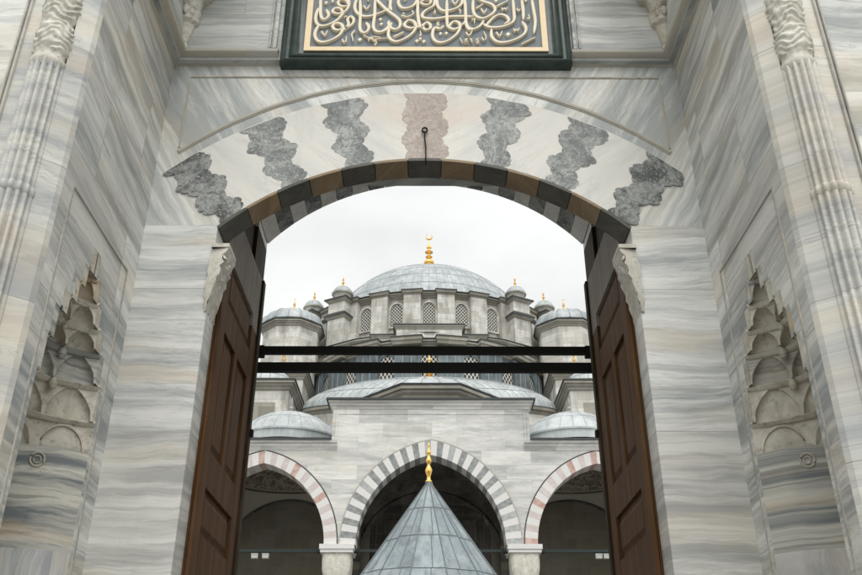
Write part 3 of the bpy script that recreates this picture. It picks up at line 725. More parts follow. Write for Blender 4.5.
# the two dark beams across the doorway
bars = []
for z0, z1, w in ((5.115, 5.19, 'upper'), (4.92, 5.015, 'lower')):
    m = MB(); m.box(GX-1.76, GX+1.76, 8.05, 8.11, z0, z1)
    if w == 'upper':
        for s in (-1, 1): m.box(*sorted((GX+s*1.62, GX+s*1.763)), 8.04, 8.12, z0-.03, z1+.006)
    tag(m.build('tie_beam', M['iron'], None, None), 'black iron beam spanning the doorway, %s one of the pair, %s' % (w, 'thinner' if w == 'upper' else 'thicker'), 'beam', 'tie beams across the doorway')
STROKES = [
 (1, [(-953, 685), (-948, 570), (-941, 481), (-923, 430), (-890, 433), (-870, 478), (-894, 541)]),
 (1, [(-965, 557), (-981, 481), (-981, 411), (-960, 361), (-915, 345), (-847, 368), (-785, 424), (-746, 493), (-745, 519)]),
 (0.9, [(-744, 508), (-779, 491), (-817, 498), (-838, 521), (-812, 559), (-765, 549), (-742, 508), (-707, 550), (-693, 621), (-708, 685)]),
 (0.9, [(-709, 587), (-746, 577), (-784, 598), (-793, 634), (-761, 662), (-715, 644), (-702, 600)]),
 (1, [(-738, 315), (-774, 293), (-812, 305), (-827, 340), (-801, 373), (-754, 363), (-735, 315), (-756, 246), (-819, 183), (-898, 152), (-954, 173), (-978, 238), (-968, 305), (-949, 345)]),
 (0.9, [(-731, 293), (-704, 318), (-656, 365), (-644, 423), (-673, 458), (-699, 423), (-688, 370), (-711, 303)]),
 (1, [(-598, 685), (-587, 493), (-586, 324), (-560, 268), (-522, 278), (-507, 333), (-533, 385)]),
 (1, [(-622, 685), (-641, 595), (-629, 521), (-582, 470), (-517, 460), (-443, 486), (-369, 526), (-308, 572)]),
 (1, [(-462, 685), (-460, 481), (-467, 336), (-439, 281), (-384, 278), (-337, 315), (-303, 383)]),
 (1, [(-456, 672), (-409, 608), (-351, 534), (-269, 453), (-233, 399), (-235, 336), (-267, 305), (-309, 320), (-332, 368), (-327, 403)]),
 (0.45, [(-921, 278), (-891, 234), (-869, 288)]),
 (0.45, [(-560, 587), (-534, 547), (-506, 595)]),
 (0.4, [(-733, 185), (-722, 151), (-701, 166), (-700, 217)]),
 (0.45, [(-629, 286), (-653, 246), (-646, 205), (-639, 161)]),
 (0.3, [(-550, 229), (-508, 205), (-462, 180), (-407, 190), (-334, 197)]),
 (0.3, [(-507, 170), (-479, 200), (-452, 158), (-435, 183)]),
 (0.3, [(-512, 192), (-454, 217), (-398, 205)]),
 (0.3, [(-451, 116), (-432, 149), (-452, 170)]),
 (0.35, [(-727, 445), (-716, 458), (-706, 443)]),
 (1, [(-346, 685), (-323, 647), (-325, 582), (-311, 531)]),
 (0.9, [(-395, 278), (-358, 308), (-326, 355)]),
 (1, [(-93, 340), (-130, 320), (-176, 335), (-193, 368), (-158, 413), (-112, 400), (-91, 345), (-111, 278), (-173, 207), (-253, 164), (-308, 183), (-333, 241), (-325, 318)]),
 (0.5, [(-285, 217), (-196, 271)]),
 (1, [(-248, 685), (-249, 614), (-214, 562), (-151, 567), (-104, 608), (-79, 672)]),
 (1, [(-73, 685), (-77, 519), (-65, 393), (-52, 328)]),
 (0.95, [(-89, 338), (-34, 328), (-4, 301), (33, 318), (35, 365), (3, 388), (-26, 358), (-39, 323)]),
 (0.8, [(-59, 629), (-8, 667), (39, 654), (29, 613), (-20, 605), (-54, 626)]),
 (1, [(78, 685), (67, 595), (-4, 534), (-36, 481), (-17, 443), (85, 435), (197, 458), (309, 463), (420, 460)]),
 (1, [(186, 685), (184, 481), (186, 328)]),
 (1, [(95, 685), (104, 582), (151, 529), (216, 536), (282, 570), (319, 621), (328, 685)]),
 (1, [(346, 685), (351, 544), (354, 386), (378, 324), (417, 315)]),
 (1, [(292, 335), (251, 308), (210, 323), (205, 348), (243, 400), (289, 385), (299, 330), (270, 256), (203, 183), (131, 152), (77, 175), (55, 241), (73, 323), (121, 315), (157, 348)]),
 (0.8, [(294, 353), (327, 370), (348, 410)]),
 (0.4, [(114, 390), (94, 373), (114, 360), (90, 345)]),
 (0.4, [(-222, 468), (-166, 453), (-109, 491)]),
 (0.35, [(-209, 503), (-193, 487)]),
 (0.35, [(-130, 529), (-115, 508), (-120, 481)]),
 (0.4, [(-61, 229), (-46, 236), (-52, 286)]),
 (0.45, [(233, 654), (260, 611), (286, 662)]),
 (0.35, [(67, 511), (81, 498), (76, 544)]),
 (0.4, [(291, 544), (306, 534), (300, 498)]),
 (0.3, [(297, 200), (318, 146)]),
 (0.3, [(364, 190), (340, 175), (362, 166), (340, 149), (369, 149)]),
 (1, [(350, 685), (352, 481), (355, 368), (378, 310), (432, 315), (481, 355), (512, 413)]),
 (1, [(424, 685), (419, 544), (445, 465), (509, 440), (585, 491), (617, 549), (589, 608), (506, 649), (460, 685)]),
 (0.5, [(447, 559), (509, 611)]),
 (0.5, [(634, 587), (736, 654)]),
 (1, [(521, 340), (593, 443), (658, 486), (715, 463), (733, 408), (691, 373)]),
 (1, [(504, 370), (560, 335), (645, 335), (729, 365), (780, 420), (784, 544), (781, 685)]),
 (1, [(576, 310), (576, 222), (620, 164), (693, 156), (786, 192), (863, 256), (881, 328), (850, 400)]),
 (1, [(860, 685), (868, 544), (864, 423)]),
 (1, [(951, 685), (962, 544), (969, 405), (949, 261)]),
 (0.6, [(831, 132), (958, 214)]),
 (0.45, [(617, 273), (646, 229), (669, 283)]),
 (0.4, [(676, 564), (686, 541), (700, 562), (713, 541), (727, 570)]),
 (0.4, [(773, 313), (783, 288), (797, 308), (809, 291), (822, 325)]),
 (0.45, [(492, 554), (517, 508), (543, 554)]),
 (0.4, [(405, 418), (431, 430), (424, 380)]),
 (0.45, [(350, 271), (378, 234), (407, 291)]),
 (0.4, [(490, 210), (503, 180), (526, 205), (508, 278)]),
 (0.4, [(813, 559), (826, 529), (842, 554)]),
 (0.4, [(894, 440), (918, 435), (912, 486)]),
 (0.3, [(361, 197), (339, 183), (359, 168), (336, 149), (364, 149)]),
 (0.3, [(385, 200), (394, 183), (405, 197)]),
 (0.3, [(394, 188), (404, 151)]),
 (0.3, [(462, 200), (438, 183), (459, 168), (437, 149), (466, 149)]),
]
DOTS = [
 (26, (-900, 629)),
 (22, (-843, 647)),
 (24, (-407, 430)),
 (26, (-398, 373)),
 (30, (-581, 188)),
 (26, (-81, 175)),
 (26, (-20, 170)),
 (22, (-52, 200)),
 (24, (126, 262)),
 (24, (178, 266)),
 (24, (-192, 670)),
 (34, (721, 256)),
 (22, (898, 665)),
 (30, (629, 665)),
 (18, (-523, 662)),
]
# ------------------------------------------------------------------ the inscription over the door
PX, PY = -.02, 5.88
SC = 5.88/5.73; PZ = 1.6+5.3*SC       # the strokes were measured on a panel 15 cm nearer
pl = empty('inscription_panel', (PX, 5.93, 6.95), 'raised gilt Arabic calligraphy on blue grey panel in dark green stone frame', 'inscription')
ZT = 8.5
fw = [(1.303, 6.985, 5.90), (1.298, 6.989, 5.880), (1.27, 7.005, 5.870), (1.25, 7.015, 5.888), (1.225, 7.03, 5.888), (1.205, 7.042, 5.872), (1.165, 7.062, 5.866), (1.145, 7.074, 5.884), (1.125, 7.084, 5.888), (1.094, 7.102, 5.889)]
m = MB()
def ringpt(i, j):
    hx, zb, y = fw[j]; zt = ZT+(6.985-zb)
    return [(PX-hx, y, zb), (PX+hx, y, zb), (PX+hx, y, zt), (PX-hx, y, zt)][i]
m.grid(ringpt, 4, len(fw), True)
m.grid(lambda i, j: [(PX-1.303, (5.90, 6.0)[j], 6.985), (PX+1.303, (5.90, 6.0)[j], 6.985), (PX+1.303, (5.90, 6.0)[j], 8.498), (PX-1.303, (5.90, 6.0)[j], 8.498)][i], 4, 2, True)
m.build('frame', M['frame'], pl, 35)
m = MB(); hx, hx2, zb, zb2 = 1.094, 1.042, 7.102, 7.146; zt = ZT-.15; zt2 = zt-.044
for a, b, c, d in ((-hx, hx, zb, zb2), (-hx, hx, zt2, zt), (-hx, -hx2, zb2, zt2), (hx2, hx, zb2, zt2)): m.box(PX+a, PX+b, 5.873, 5.90, c, d)
m.build('gilt_border', M['gilt'], pl)
m = MB(); m.box(PX-1.09, PX+1.09, 5.893, 5.99, 7.11, ZT-.16); m.build('ground', M['slate'], pl)
# pen strokes, in millimetres on the panel (0 = its middle; 6.9 m up)
def catmull(P, n=6):
    Q = [P[0]]+list(P)+[P[-1]]; out = []
    for i in range(1, len(Q)-2):
        p0, p1, p2, p3 = (Vector(q) for q in Q[i-1:i+3])
        for k in range(n):
            t = k/n
            out.append(.5*((2*p1)+(-p0+p2)*t+(2*p0-5*p1+4*p2-p3)*t*t+(-p0+3*p1-3*p2+p3)*t**3))
    out.append(Vector(Q[-1])); return out
m = MB()
for si, (w, P) in enumerate(STROKES):
    P = [tuple(q) for q in P]
    # strokes that run up behind the top of the picture go on upward
    for end in (0, -1):
        if P[end][1] > 690:
            e = Vector(P[end]); b = Vector(P[1 if end == 0 else -2]); d = (e-b).normalized()
            q = tuple(e+Vector((d.x*150, 260)))
            P = [q]+P if end == 0 else P+[q]
    pts = catmull(P); n_ = len(pts); L = []
    lift = .0006*(si % 5)
    for i, p in enumerate(pts):
        d = (pts[min(i+1, n_-1)]-pts[max(i-1, 0)]).normalized()
        ang = atan2(d.y, d.x)
        nib = .50+.50*abs(sin(ang-R(28)))
        endt = min(1, .35+min(i, n_-1-i)/4) if n_ > 8 else 1
        hw = 15.2*w*nib*endt if w > .5 else 19*w*(.6+.4*nib)*(1-.45*i/n_)
        nx, nz = -d.y*hw, d.x*hw
        f = PY-.017-lift
        bv = .72
        L.append([(PX+(p.x+nx)*SC/1000, 5.896, PZ+(p.y+nz)*SC/1000), (PX+(p.x+nx)*SC/1000, f+.005, PZ+(p.y+nz)*SC/1000), (PX+(p.x+nx*bv)*SC/1000, f, PZ+(p.y+nz*bv)*SC/1000),
                  (PX+(p.x-nx*bv)*SC/1000, f, PZ+(p.y-nz*bv)*SC/1000), (PX+(p.x-nx)*SC/1000, f+.005, PZ+(p.y-nz)*SC/1000), (PX+(p.x-nx)*SC/1000, 5.896, PZ+(p.y-nz)*SC/1000)])
    m.grid(lambda i, j: L[j][i], 6, n_)
    for e in (0, -1): m.add(L[e], [tuple(range(6))])
for r, (x, z) in DOTS:
    r = r*.82
    P = [(-r, -.1*r), (-.05*r, -r), (r, .1*r), (.05*r, r)]
    m.add([(PX+(x+a)*SC/1000, 5.896, PZ+(z+b)*SC/1000) for a, b in P]+[(PX+(x+a*.8)*SC/1000, PY-.010, PZ+(z+b*.8)*SC/1000) for a, b in P],
          [(4, 5, 6, 7), (0, 1, 5, 4), (1, 2, 6, 5), (2, 3, 7, 6), (3, 0, 4, 7)])
m.build('lettering', M['letter'], pl)

# ------------------------------------------------------------------ ornaments shared by the courtyard
def alem(name, x, y, z, h, parent, mat='gold', crescent=True, rscale=1.0, build=True, at=None):
    """a finial: a stack of bulbs, ending in a crescent"""
    m = MB(); hb = h*(.86 if crescent else 1.0); k = h*rscale
    prof = [(.055, 0), (.05, .02), (.035, .03)]
    for c_, r in ((.11, .108), (.27, .078), (.40, .100), (.54, .066), (.66, .078), (.78, .048)):
        hh = r*(.72 if r in (.108, .100, .048) else .4)
        for q in range(7):
            t = -pi/2+pi*q/6; prof.append((max(.018, r*cos(t)), c_+hh*sin(t)))
        prof.append((.018, c_+hh+.02))
    prof += [(.016, .82), (.012, .92), (.002, 1.0)]
    m.lathe([(r*k, z+t*hb) for r, t in prof], 16, x, y)
    if crescent:
        R0 = h*.058; zc = z+hb+R0*.9
        P = []
        for q in range(21):
            t = R(90+22)+R(316)*q/20
            w = .26*sin(pi*q/20)+.03
            P.append(((x+R0*cos(t), y, zc+R0*sin(t)), R0*w))
        m.tube([p for p, _ in P], [max(.004, w) for _, w in P], 6)
    return m.build(name, M[mat], parent, 50, at)
def cap_dome(m, cx, cy, zb, rb, rise, nm=24, rings=3, n=64, seam=.035, a0=0, a1=2*pi, mat=0, smat=1, top=0.02, facets=0):
    """a lead covered dome as a cap of a sphere, with raised seams"""
    rho = (rb*rb+rise*rise)/(2*rise); zc = zb+rise-rho; tm = asin(min(1, rb/rho))
    if rise > rb: tm = pi-tm
    nn = facets or n
    prof = [(rho*sin(tm*(1-q/16)+1e-4), zc+rho*cos(tm*(1-q/16))) for q in range(17)]
    m.lathe(prof, nn, cx, cy, a0, a1, mat)
    fl = cos(pi/facets) if facets else 1
    for k in range(nm+(0 if abs(a1-a0-2*pi) < 1e-6 else 1)):
        a = a0+(a1-a0)*k/nm
        L = []
        for q in range(13):
            t = tm*(1-q/13.2)
            for_r, z = (rho)*sin(t), zc+(rho)*cos(t)
            w = seam*min(1, max(.3, for_r/rb*1.1))
            c_, s_ = cos(a), sin(a)
            L.append([(cx+(for_r*fl)*c_-s_*w*e, cy+(for_r*fl)*s_+c_*w*e, z+0*e) if e in (-1, 1) else (cx+(for_r+seam*.9)*c_, cy+(for_r+seam*.9)*s_, z+seam*.7) for e in (-1, 0, 1)])
        m.grid(lambda i, j: L[j][i], 3, len(L), False, smat)
    for q in range(1, rings+1):
        t = tm*(1-q/(rings+1.0))
        m.lathe([((rho)*sin(t+.004*0)-.0, zc+rho*cos(t)-seam*.5), (rho*sin(t)+seam*.6, zc+rho*cos(t)+seam*.4), (rho*sin(t)-seam*.5, zc+rho*cos(t)+seam*.6)], nn, cx, cy, a0, a1, smat)
def ring_profile(m, prof, n, cx, cy, a0=0, a1=2*pi, mat=0): m.lathe(prof, n, cx, cy, a0, a1, mat)
def cornice_prof(r, z, d, h): return [(r, z), (r+d*.25, z+h*.12), (r+d*.3, z+h*.3), (r+d*.65, z+h*.5), (r+d*.7, z+h*.68), (r+d, z+h*.72), (r+d, z+h*.93), (r+d*.95, z+h)]
def box_cornice(m, x0, x1, y0, y1, z, d, h, mat=0, lid=1):
    """moulded cornice round a rectangular block, with a dark lead edge on top"""
    P = cornice_prof(0, z, d, h)
    def fn(i, j):
        e, zz = P[j]; return [(x0-e, y0-e, zz), (x1+e, y0-e, zz), (x1+e, y1+e, zz), (x0-e, y1+e, zz)][i]
    m.grid(fn, 4, len(P), True, mat)
    m.box(x0-d-.05, x1+d+.05, y0-d-.05, y1+d+.05, z+h, z+h+.09, lid)

def window_parts(mf, mp, w, h, depth=.16, fr=.13):
    """arched window in its own space: frame and pierced pane, the pane in the x-z plane"""
    a = w/2; hs = h-a*1.1
    inner = [(-a, 0), (-a, hs)]+[(x, hs+z) for x, z in arch_pts(a, a*1.1, 7)][1:-1]+[(a, hs), (a, 0)]
    outer = [(-a-fr, -fr), (-a-fr, hs)]+[(x, hs+z) for x, z in arch_pts(a, a*1.1, 7, fr)][1:-1]+[(a+fr, hs), (a+fr, -fr)]
    n_ = len(inner)
    for i in range(n_):
        k = (i+1) % n_
        mf.quad((inner[i][0], -.05, inner[i][1]), (inner[k][0], -.05, inner[k][1]), (outer[k][0], -.05, outer[k][1]), (outer[i][0], -.05, outer[i][1]))
        mf.quad((outer[i][0], -.05, outer[i][1]), (outer[k][0], -.05, outer[k][1]), (outer[k][0], depth, outer[k][1]), (outer[i][0], depth, outer[i][1]))
        mf.quad((inner[i][0], -.05, inner[i][1]), (inner[k][0], -.05, inner[k][1]), (inner[k][0], depth, inner[k][1]), (inner[i][0], depth, inner[i][1]))
    mp.add([(x*1.001, .06, z) for x, z in inner], [tuple(range(n_))])

# ------------------------------------------------------------------ the mosque
MX = .10
mosque = empty('domed_mosque', (MX, 67, 0), 'great domed stone mosque rising behind the arcade, grey lead domes and gold crescents', 'mosque')
DY = 75
def polar(cy, r, deg): return (MX+r*sin(R(deg)), cy-r*cos(R(deg)))
# main dome
m = MB(); cap_dome(m, MX, DY, 34.0, 10.36, 8.4, 84, 8, 128, .024)
m.build('main_dome', [M['lead'], M['seam']], mosque, 50)
dome = bpy.data.objects['main_dome']
alem('finial', MX, DY, 42.25, 5.3, dome)
# drum with windows between flat piers
m = MB()
m.lathe([(11.75, 30.0), (11.75, 34.35)], 112, MX, DY, pi, 2*pi)
m.lathe(cornice_prof(11.75, 34.05, .5, .42), 112, MX, DY, pi, 2*pi, 1)
m.lathe([(12.3, 34.47), (12.35, 34.55), (10.2, 34.75)], 112, MX, DY, pi, 2*pi, 2)
drum = m.build('drum', [M['drum'], M['cornice'], M['edge']], mosque, 30)
STEP = 360/28
for k in range(-5, 5):
    d = (k+.5)*STEP; x, y = polar(DY, 11.95, d)
    m = MB(); m.rbox(x, y, R(d), .70, .34, 30.0, 34.22)
    m.rbox(x, y, R(d), .74, .39, 34.22, 34.34, 1); m.rbox(x, y, R(d), .80, .50, 34.34, 34.55, 1, .86, .56); m.rbox(x, y, R(d), .90, .60, 34.55, 34.63, 2)
    m.build('pier', [M['drum'], M['cornice'], M['edge']], drum, 30)
mf, mp = MB(), MB(); window_parts(mf, mp, 1.04, 2.05, .2, .14)
w0 = None
for k in range(-3, 4):
    d = k*STEP; x, y = polar(DY, 11.86, d)
    if w0 is None:
        w0 = mf.build('window', M['stone'], mosque, None, (x, y, 31.62), R(d))
        wp = mp.build('lattice', M['lattice'], w0, None, (0, 0, 0)); wp.location = (0, 0, 0)
    else: copy_part(w0, mosque, (x, y, 31.62), R(d))
# stepped base under the drum
m = MB()
m.lathe([(13.2, 24), (13.2, 29.75)], 14, MX, DY, pi, 2*pi)
m.lathe(cornice_prof(13.2, 29.7, .45, .4), 14, MX, DY, pi, 2*pi, 1)
m.lathe([(13.65, 30.1), (13.7, 30.18), (11.7, 30.35)], 14, MX, DY, pi, 2*pi, 2)
m.box(MX-2.55, MX+2.55, 61.4, 64, 28.0, 30.45); box_cornice(m, MX-2.55, MX+2.55, 61.4, 64, 30.4, .22, .32, 1, 2)
m.box(MX-4.4, MX+4.4, 61.75, 64, 27.6, 29.75); box_cornice(m, MX-4.4, MX+4.4, 61.75, 64, 29.72, .2, .28, 1, 2)
m.build('drum_base', [M['stone'], M['cornice'], M['edge']], mosque, 20)
# weight turrets round the drum
def turret(deg, r, zs=1.0):
    x, y = polar(DY, r, deg); m = MB(); a = R(deg*.8)
    m.rbox(x, y, a, .80, .80, 24, 32.6); m.rbox(x, y, a, .84, .84, 32.6, 32.85, 1, 1.02, 1.02); m.rbox(x, y, a, 1.08, 1.08, 32.85, 32.97, 2)
    m.rbox(x, y, a, 1.06, 1.06, 32.97, 33.25, 2, .8, .8)
    m.rbox(x, y, a, .79, .79, 33.2, 34.15); m.rbox(x, y, a, .83, .83, 34.15, 34.38, 1, 1.02, 1.02); m.rbox(x, y, a, 1.08, 1.08, 34.38, 34.50, 2)
    m.rbox(x, y, a, 1.06, 1.06, 34.50, 34.72, 2, .6, .6)
    t = m.build('turret', [M['stone'], M['cornice'], M['edge']], mosque)
    m = MB(); m.lathe([(.70, 34.6), (.70, 35.0), (.78, 35.1), (.90, 35.16), (.92, 35.26), (.85, 35.3)], 24, x, y, m=0)
    cap_dome(m, x, y, 35.26, .88, .70, 8, 1, 24, .02, mat=1, smat=2)
    c_ = m.build('cap', [M['stone'], M['lead'], M['seam']], t, 40)
    f = alem('finial', x, y, 35.92, 1.1, t, crescent=False, rscale=1.1)
for d in (-53, -35.5, 35.5, 53): turret(d, 12.5)
# flying buttress blocks between the turrets and the drum
for s in (-1, 1):
    for d in (46, 64):
        x, y = polar(DY, 11.6, s*d); m = MB(); m.rbox(x, y, R(s*d), .55, .9, 24, 33.2); m.rbox(x, y, R(s*d), .65, 1.0, 33.2, 33.5, 1); m.build('buttress', [M['stone'], M['edge']], mosque)
# corner stair towers with faceted domes
for s in (-1, 1):
    x, y = MX+s*11.15, 64.4; n8 = 8; m = MB(); r = 2.35; rot = pi/8
    def oct_(m, prof, mat): m.grid(lambda i, j: (x+prof[j][0]*cos(rot+i*pi/4), y+prof[j][0]*sin(rot+i*pi/4), prof[j][1]), 8, len(prof), True, mat)
    oct_(m, [(r, 18), (r, 31.2)], 0); oct_(m, cornice_prof(r, 31.1, .34, .5), 1); oct_(m, [(r+.38, 31.6), (r+.40, 31.72), (r+.2, 31.8)], 2)
    t = m.build('corner_tower', [M['stone'], M['cornice'], M['edge']], mosque)
    m = MB(); oc = []
    prof = [((r+.3)*cos(t_)**.8 if t_ < 1.56 else .02, 31.75+1.45*sin(t_)) for t_ in [i*pi/2/10 for i in range(11)]]
    m.grid(lambda i, j: (x+prof[j][0]*cos(rot+i*pi/16)*(1-.035*abs(sin(2*i*pi/8*1.0+0))*(1 if i % 4 else 0)), y+prof[j][0]*sin(rot+i*pi/16)*(1-.035*(1 if i % 4 else 0)), prof[j][1]), 32, 11, True, 0)
    for k in range(16):
        a = rot+k*pi/8; rr_ = 1.0 if k % 2 == 0 else .965
        m.tube([(x+(p[0]*rr_+.01)*cos(a), y+(p[0]*rr_+.01)*sin(a), p[1]) for p in prof], .035, 4, 1)
    m.build('tower_dome', [M['lead'], M['seam']], t, 50)
    alem('finial', x, y, 33.15, 1.6, t)
# half dome before the main dome: lead clad drum with windows
HY = 67
m = MB()
m.lathe([(9.0, 20), (9.0, 27.4)], 96, MX, HY, pi, 2*pi)
m.lathe(cornice_prof(9.0, 27.35, .42, .5), 96, MX, HY, pi, 2*pi, 1)
m.lathe([(9.42, 27.85), (9.48, 27.95), (9.2, 28.05)], 96, MX, HY, pi, 2*pi, 2)
hd = m.build('half_drum', [M['lead_dark'], M['cornice'], M['edge']], mosque, 30)
m = MB(); cap_dome(m, MX, HY, 28.0, 9.25, 1.9, 40, 3, 96, .03, pi, 2*pi); m.build('half_dome', [M['lead_pale'], M['seam']], mosque, 50)
for k in range(-4, 4):
    d = (k+.5)*19.6; x, y = polar(HY, 9.02, d); m = MB(); m.rbox(x, y, R(d), .95, .28, 22, 27.3)
    for q in (-.32, .32):
        px, py = x+q*cos(R(d)), y+q*sin(R(d)); m.rbox(px+.3*sin(R(d)), py-.3*cos(R(d)), R(d), .025, .03, 22, 27.3, 1)
    m.rbox(x, y, R(d), 1.05, .62, 27.45, 27.72, 2, 1.1, .68); m.rbox(x, y, R(d), 1.14, .75, 27.72, 27.97, 2); m.rbox(x, y, R(d), 1.18, .8, 27.97, 28.06, 3)
    m.build('pilaster', [M['lead_dark'], M['seam'], M['cornice'], M['edge']], hd)
mf, mp = MB(), MB(); window_parts(mf, mp, 1.25, 3.3, .2, .12); w0 = None
for k in range(-3, 4):
    d = k*19.6; x, y = polar(HY, 9.10, d)
    if w0 is None:
        w0 = mf.build('window', M['lead_dark'], mosque, None, (x, y, 23.6), R(d)); wp = mp.build('lattice', M['lattice'], w0, None, (0, 0, 0)); wp.location = (0, 0, 0)
    else: copy_part(w0, mosque, (x, y, 23.6), R(d))
# broad low lead roof before the half dome
m = MB(); EX, EY, RX = MX, 50.4, 7.75
def ell(a, t):          # a round the rim, t from rim (0) to crown (1)
    rf = cos(t*pi/2); ry = 1.6 if sin(a) < 0 else 7.5
    return (EX+RX*rf*cos(a), EY+ry*rf*sin(a), 19.8+2.1*sin(t*pi/2))
m.grid(lambda i, j: ell(2*pi*i/96, .98*j/14), 96, 15, True, 0)
for k in range(72):
    a = 2*pi*k/72; m.tube([Vector(ell(a, .97*j/10))+Vector((0, 0, .008)) for j in range(11)], .014, 4, 1)
for t in (.3, .62): m.tube([Vector(ell(2*pi*k/96, t))+Vector((0, 0, .012)) for k in range(97)], .018, 4, 1)
pd = m.build('porch_roof', [M['lead_pale'], M['seam']], mosque, 50)
m = MB()
def rim(i, j):
    e, z = [(.0, 10), (0, 19.3), (.08, 19.4), (.12, 19.5), (.28, 19.56), (.3, 19.72), (.32, 19.78), (.1, 19.84)][j]
    a = 2*pi*i/96; ry = (1.6 if sin(a) < 0 else 7.5)-.25+e; return (EX+(RX-.25+e)*cos(a), EY+ry*sin(a), z)
m.grid(rim, 96, 8, True, 0, lambda i, j: 0 if j < 1 else (2 if j > 4 else 1))
m.build('porch_drum', [M['stone'], M['cornice'], M['edge']], mosque, 30)
alem('finial', MX, 51.5, 21.8, 2.7, pd)
# main body and stepped wings
m = MB()
m.box(MX-20, MX+20, 66, 92, 0, 24.0); m.box(MX-7.2, MX+7.2, 50.5, 70, 0, 19.0); m.box(MX-13, MX+13, 67, 84, 20, 28)
m.build('body', M['stone'], mosque)
for s in (-1, 1):
    x0, x1 = sorted((MX+s*8.25, MX+s*20)); m = MB()
    m.box(x0, x1, 48, 56.2, 0, 20.2); box_cornice(m, x0, x1, 48, 56.2, 20.15, .35, .55, 1, 2)
    m.box(x0+.8, x1-.8, 48.8, 55, 20.8, 21.3, 0)
    wl = m.build('lower_wing', [M['stone'], M['cornice'], M['edge']], mosque)
    x0, x1 = sorted((MX+s*8.75, MX+s*20)); m = MB()
    m.box(x0, x1, 56.3, 66.5, 0, 24.2); box_cornice(m, x0, x1, 56.3, 66.5, 24.15, .35, .5, 1, 2)
    wu = m.build('upper_wing', [M['stone'], M['cornice'], M['edge']], mosque)
    m = MB(); cap_dome(m, MX+s*10.35, 51.6, 21.25, 2.0, 1.7, 20, 2, 48, .03); m.build('wing_dome', [M['lead_pale'], M['seam']], wl, 50)
    m = MB(); cap_dome(m, MX+s*10.9, 60.3, 24.7, 2.1, 2.3, 20, 2, 48, .03); m.build('wing_dome', [M['lead_pale'], M['seam']], wu, 50)
    alem('finial', MX+s*10.9, 60.3, 26.95, 1.3, wu)
    # sunk panel and quoin on the lower wing
    m = MB(); xa, xb = sorted((MX+s*9.0, MX+s*12.2)); m.box(xa, xb, 47.93, 48.05, 14.0, 19.4); m.build('wall_panel', M['cornice'], wl)
    # narrow attached pier beside the half dome
    m = MB(); m.box(*sorted((MX+s*9.3, MX+s*8.0)), 57.2, 61, 0, 22.6); m.build('side_pier', M['lead_dark'], mosque)

# ------------------------------------------------------------------ the arcade before the mosque
AX, AY, TH = .14, 36.0, .95
arc = empty('courtyard_arcade', (AX, AY, 0), 'tall marble arcade with three striped pointed arches in front of the mosque', 'arcade')
ZP = 8.87
BAYS = [(0, 3.06, 3.74, .64, 'grey')]+[(s*7.04, 2.70, 3.38, .52, 'red') for s in (-1, 1)]+[(s*13.54, 2.70, 3.38, .52, 'grey') for s in (-1, 1)]
def zo(x):
    """top of the stripe-ringed openings at x, or None over the piers"""
    for c_, a, h, t, _ in BAYS:
        r = (a*a+h*h)/(2*a); q = abs(x-c_)
        if q < a+t-.01: return ZP+sqrt(max(0, (r+t-.02)**2-(q+r-a)**2))
    return None
edges = set([-20.0, 20.0])
for c_, a, h, t, _ in BAYS:
    for k in range(49): edges.add(round(c_+(a+t-.011)*cos(pi*k/48), 4))
edges |= {-4.25, 4.25}
es = sorted(edges); m = MB()
for a, b in zip(es, es[1:]):
    if b-a < .002: continue
    top = 15.0 if abs((a+b)/2) < 4.25 else 13.2
    za, zb = zo(a+1e-4), zo(b-1e-4)
    if zo((a+b)/2) is None: za = zb = ZP
    za, zb = za or ZP, zb or ZP
    for y in (AY, AY+TH): m.quad((AX+a, y, za), (AX+b, y, zb), (AX+b, y, top), (AX+a, y, top))
    m.quad((AX+a, AY, za), (AX+b, AY, zb), (AX+b, AY+TH, zb), (AX+a, AY+TH, za))
    m.quad((AX+a, AY, top), (AX+b, AY, top), (AX+b, AY+TH, top), (AX+a, AY+TH, top))
for s in (-1, 1): m.quad((AX+s*4.25, AY, 13.2), (AX+s*4.25, AY+TH, 13.2), (AX+s*4.25, AY+TH, 15), (AX+s*4.25, AY, 15))
m.build('arcade_wall', M['facade'], arc)
for c_, a, h, t, colr in BAYS:
    n_ = 22 if c_ == 0 else 19
    rq = random.Random(int(c_*7)); ip = arch_pts(a, h, n_); op = arch_pts(a, h, n_, t)
    m = MB()
    for k in range(len(ip)-1):
        mi = rq.choice((1, 1, 2) if colr == 'grey' else (1, 2, 2)) if k % 2 == (0 if colr == 'red' else 1) else 0
        y0, y1 = AY-.012, AY+TH+.012
        A = [(AX+c_+p[0], ZP+p[1]) for p in (ip[k], ip[k+1], op[k+1], op[k])]
        for y in (y0, y1): m.quad(*[(x, y, z) for x, z in A], m=mi)
        m.quad((A[0][0], y0, A[0][1]), (A[1][0], y0, A[1][1]), (A[1][0], y1, A[1][1]), (A[0][0], y1, A[0][1]), mi)
        m.quad((A[3][0], y0, A[3][1]), (A[2][0], y0, A[2][1]), (A[2][0], y1, A[2][1]), (A[3][0], y1, A[3][1]), mi)
    ar = m.build('striped_arch', [M['white'], M[colr], M['rose' if colr == 'red' else 'ash']], arc)
    m = MB()   # thin dark hood line round the arch
    q0 = arch_pts(a, h, 30, t+.004); q1 = arch_pts(a, h, 30, t+.05)
    m.grid(lambda i, j: (AX+c_+(q0, q1)[i][j][0], AY-.018, ZP+(q0, q1)[i][j][1]), 2, len(q0)); m.build('hood_line', M['edge'] if c_ else M['line'], ar)
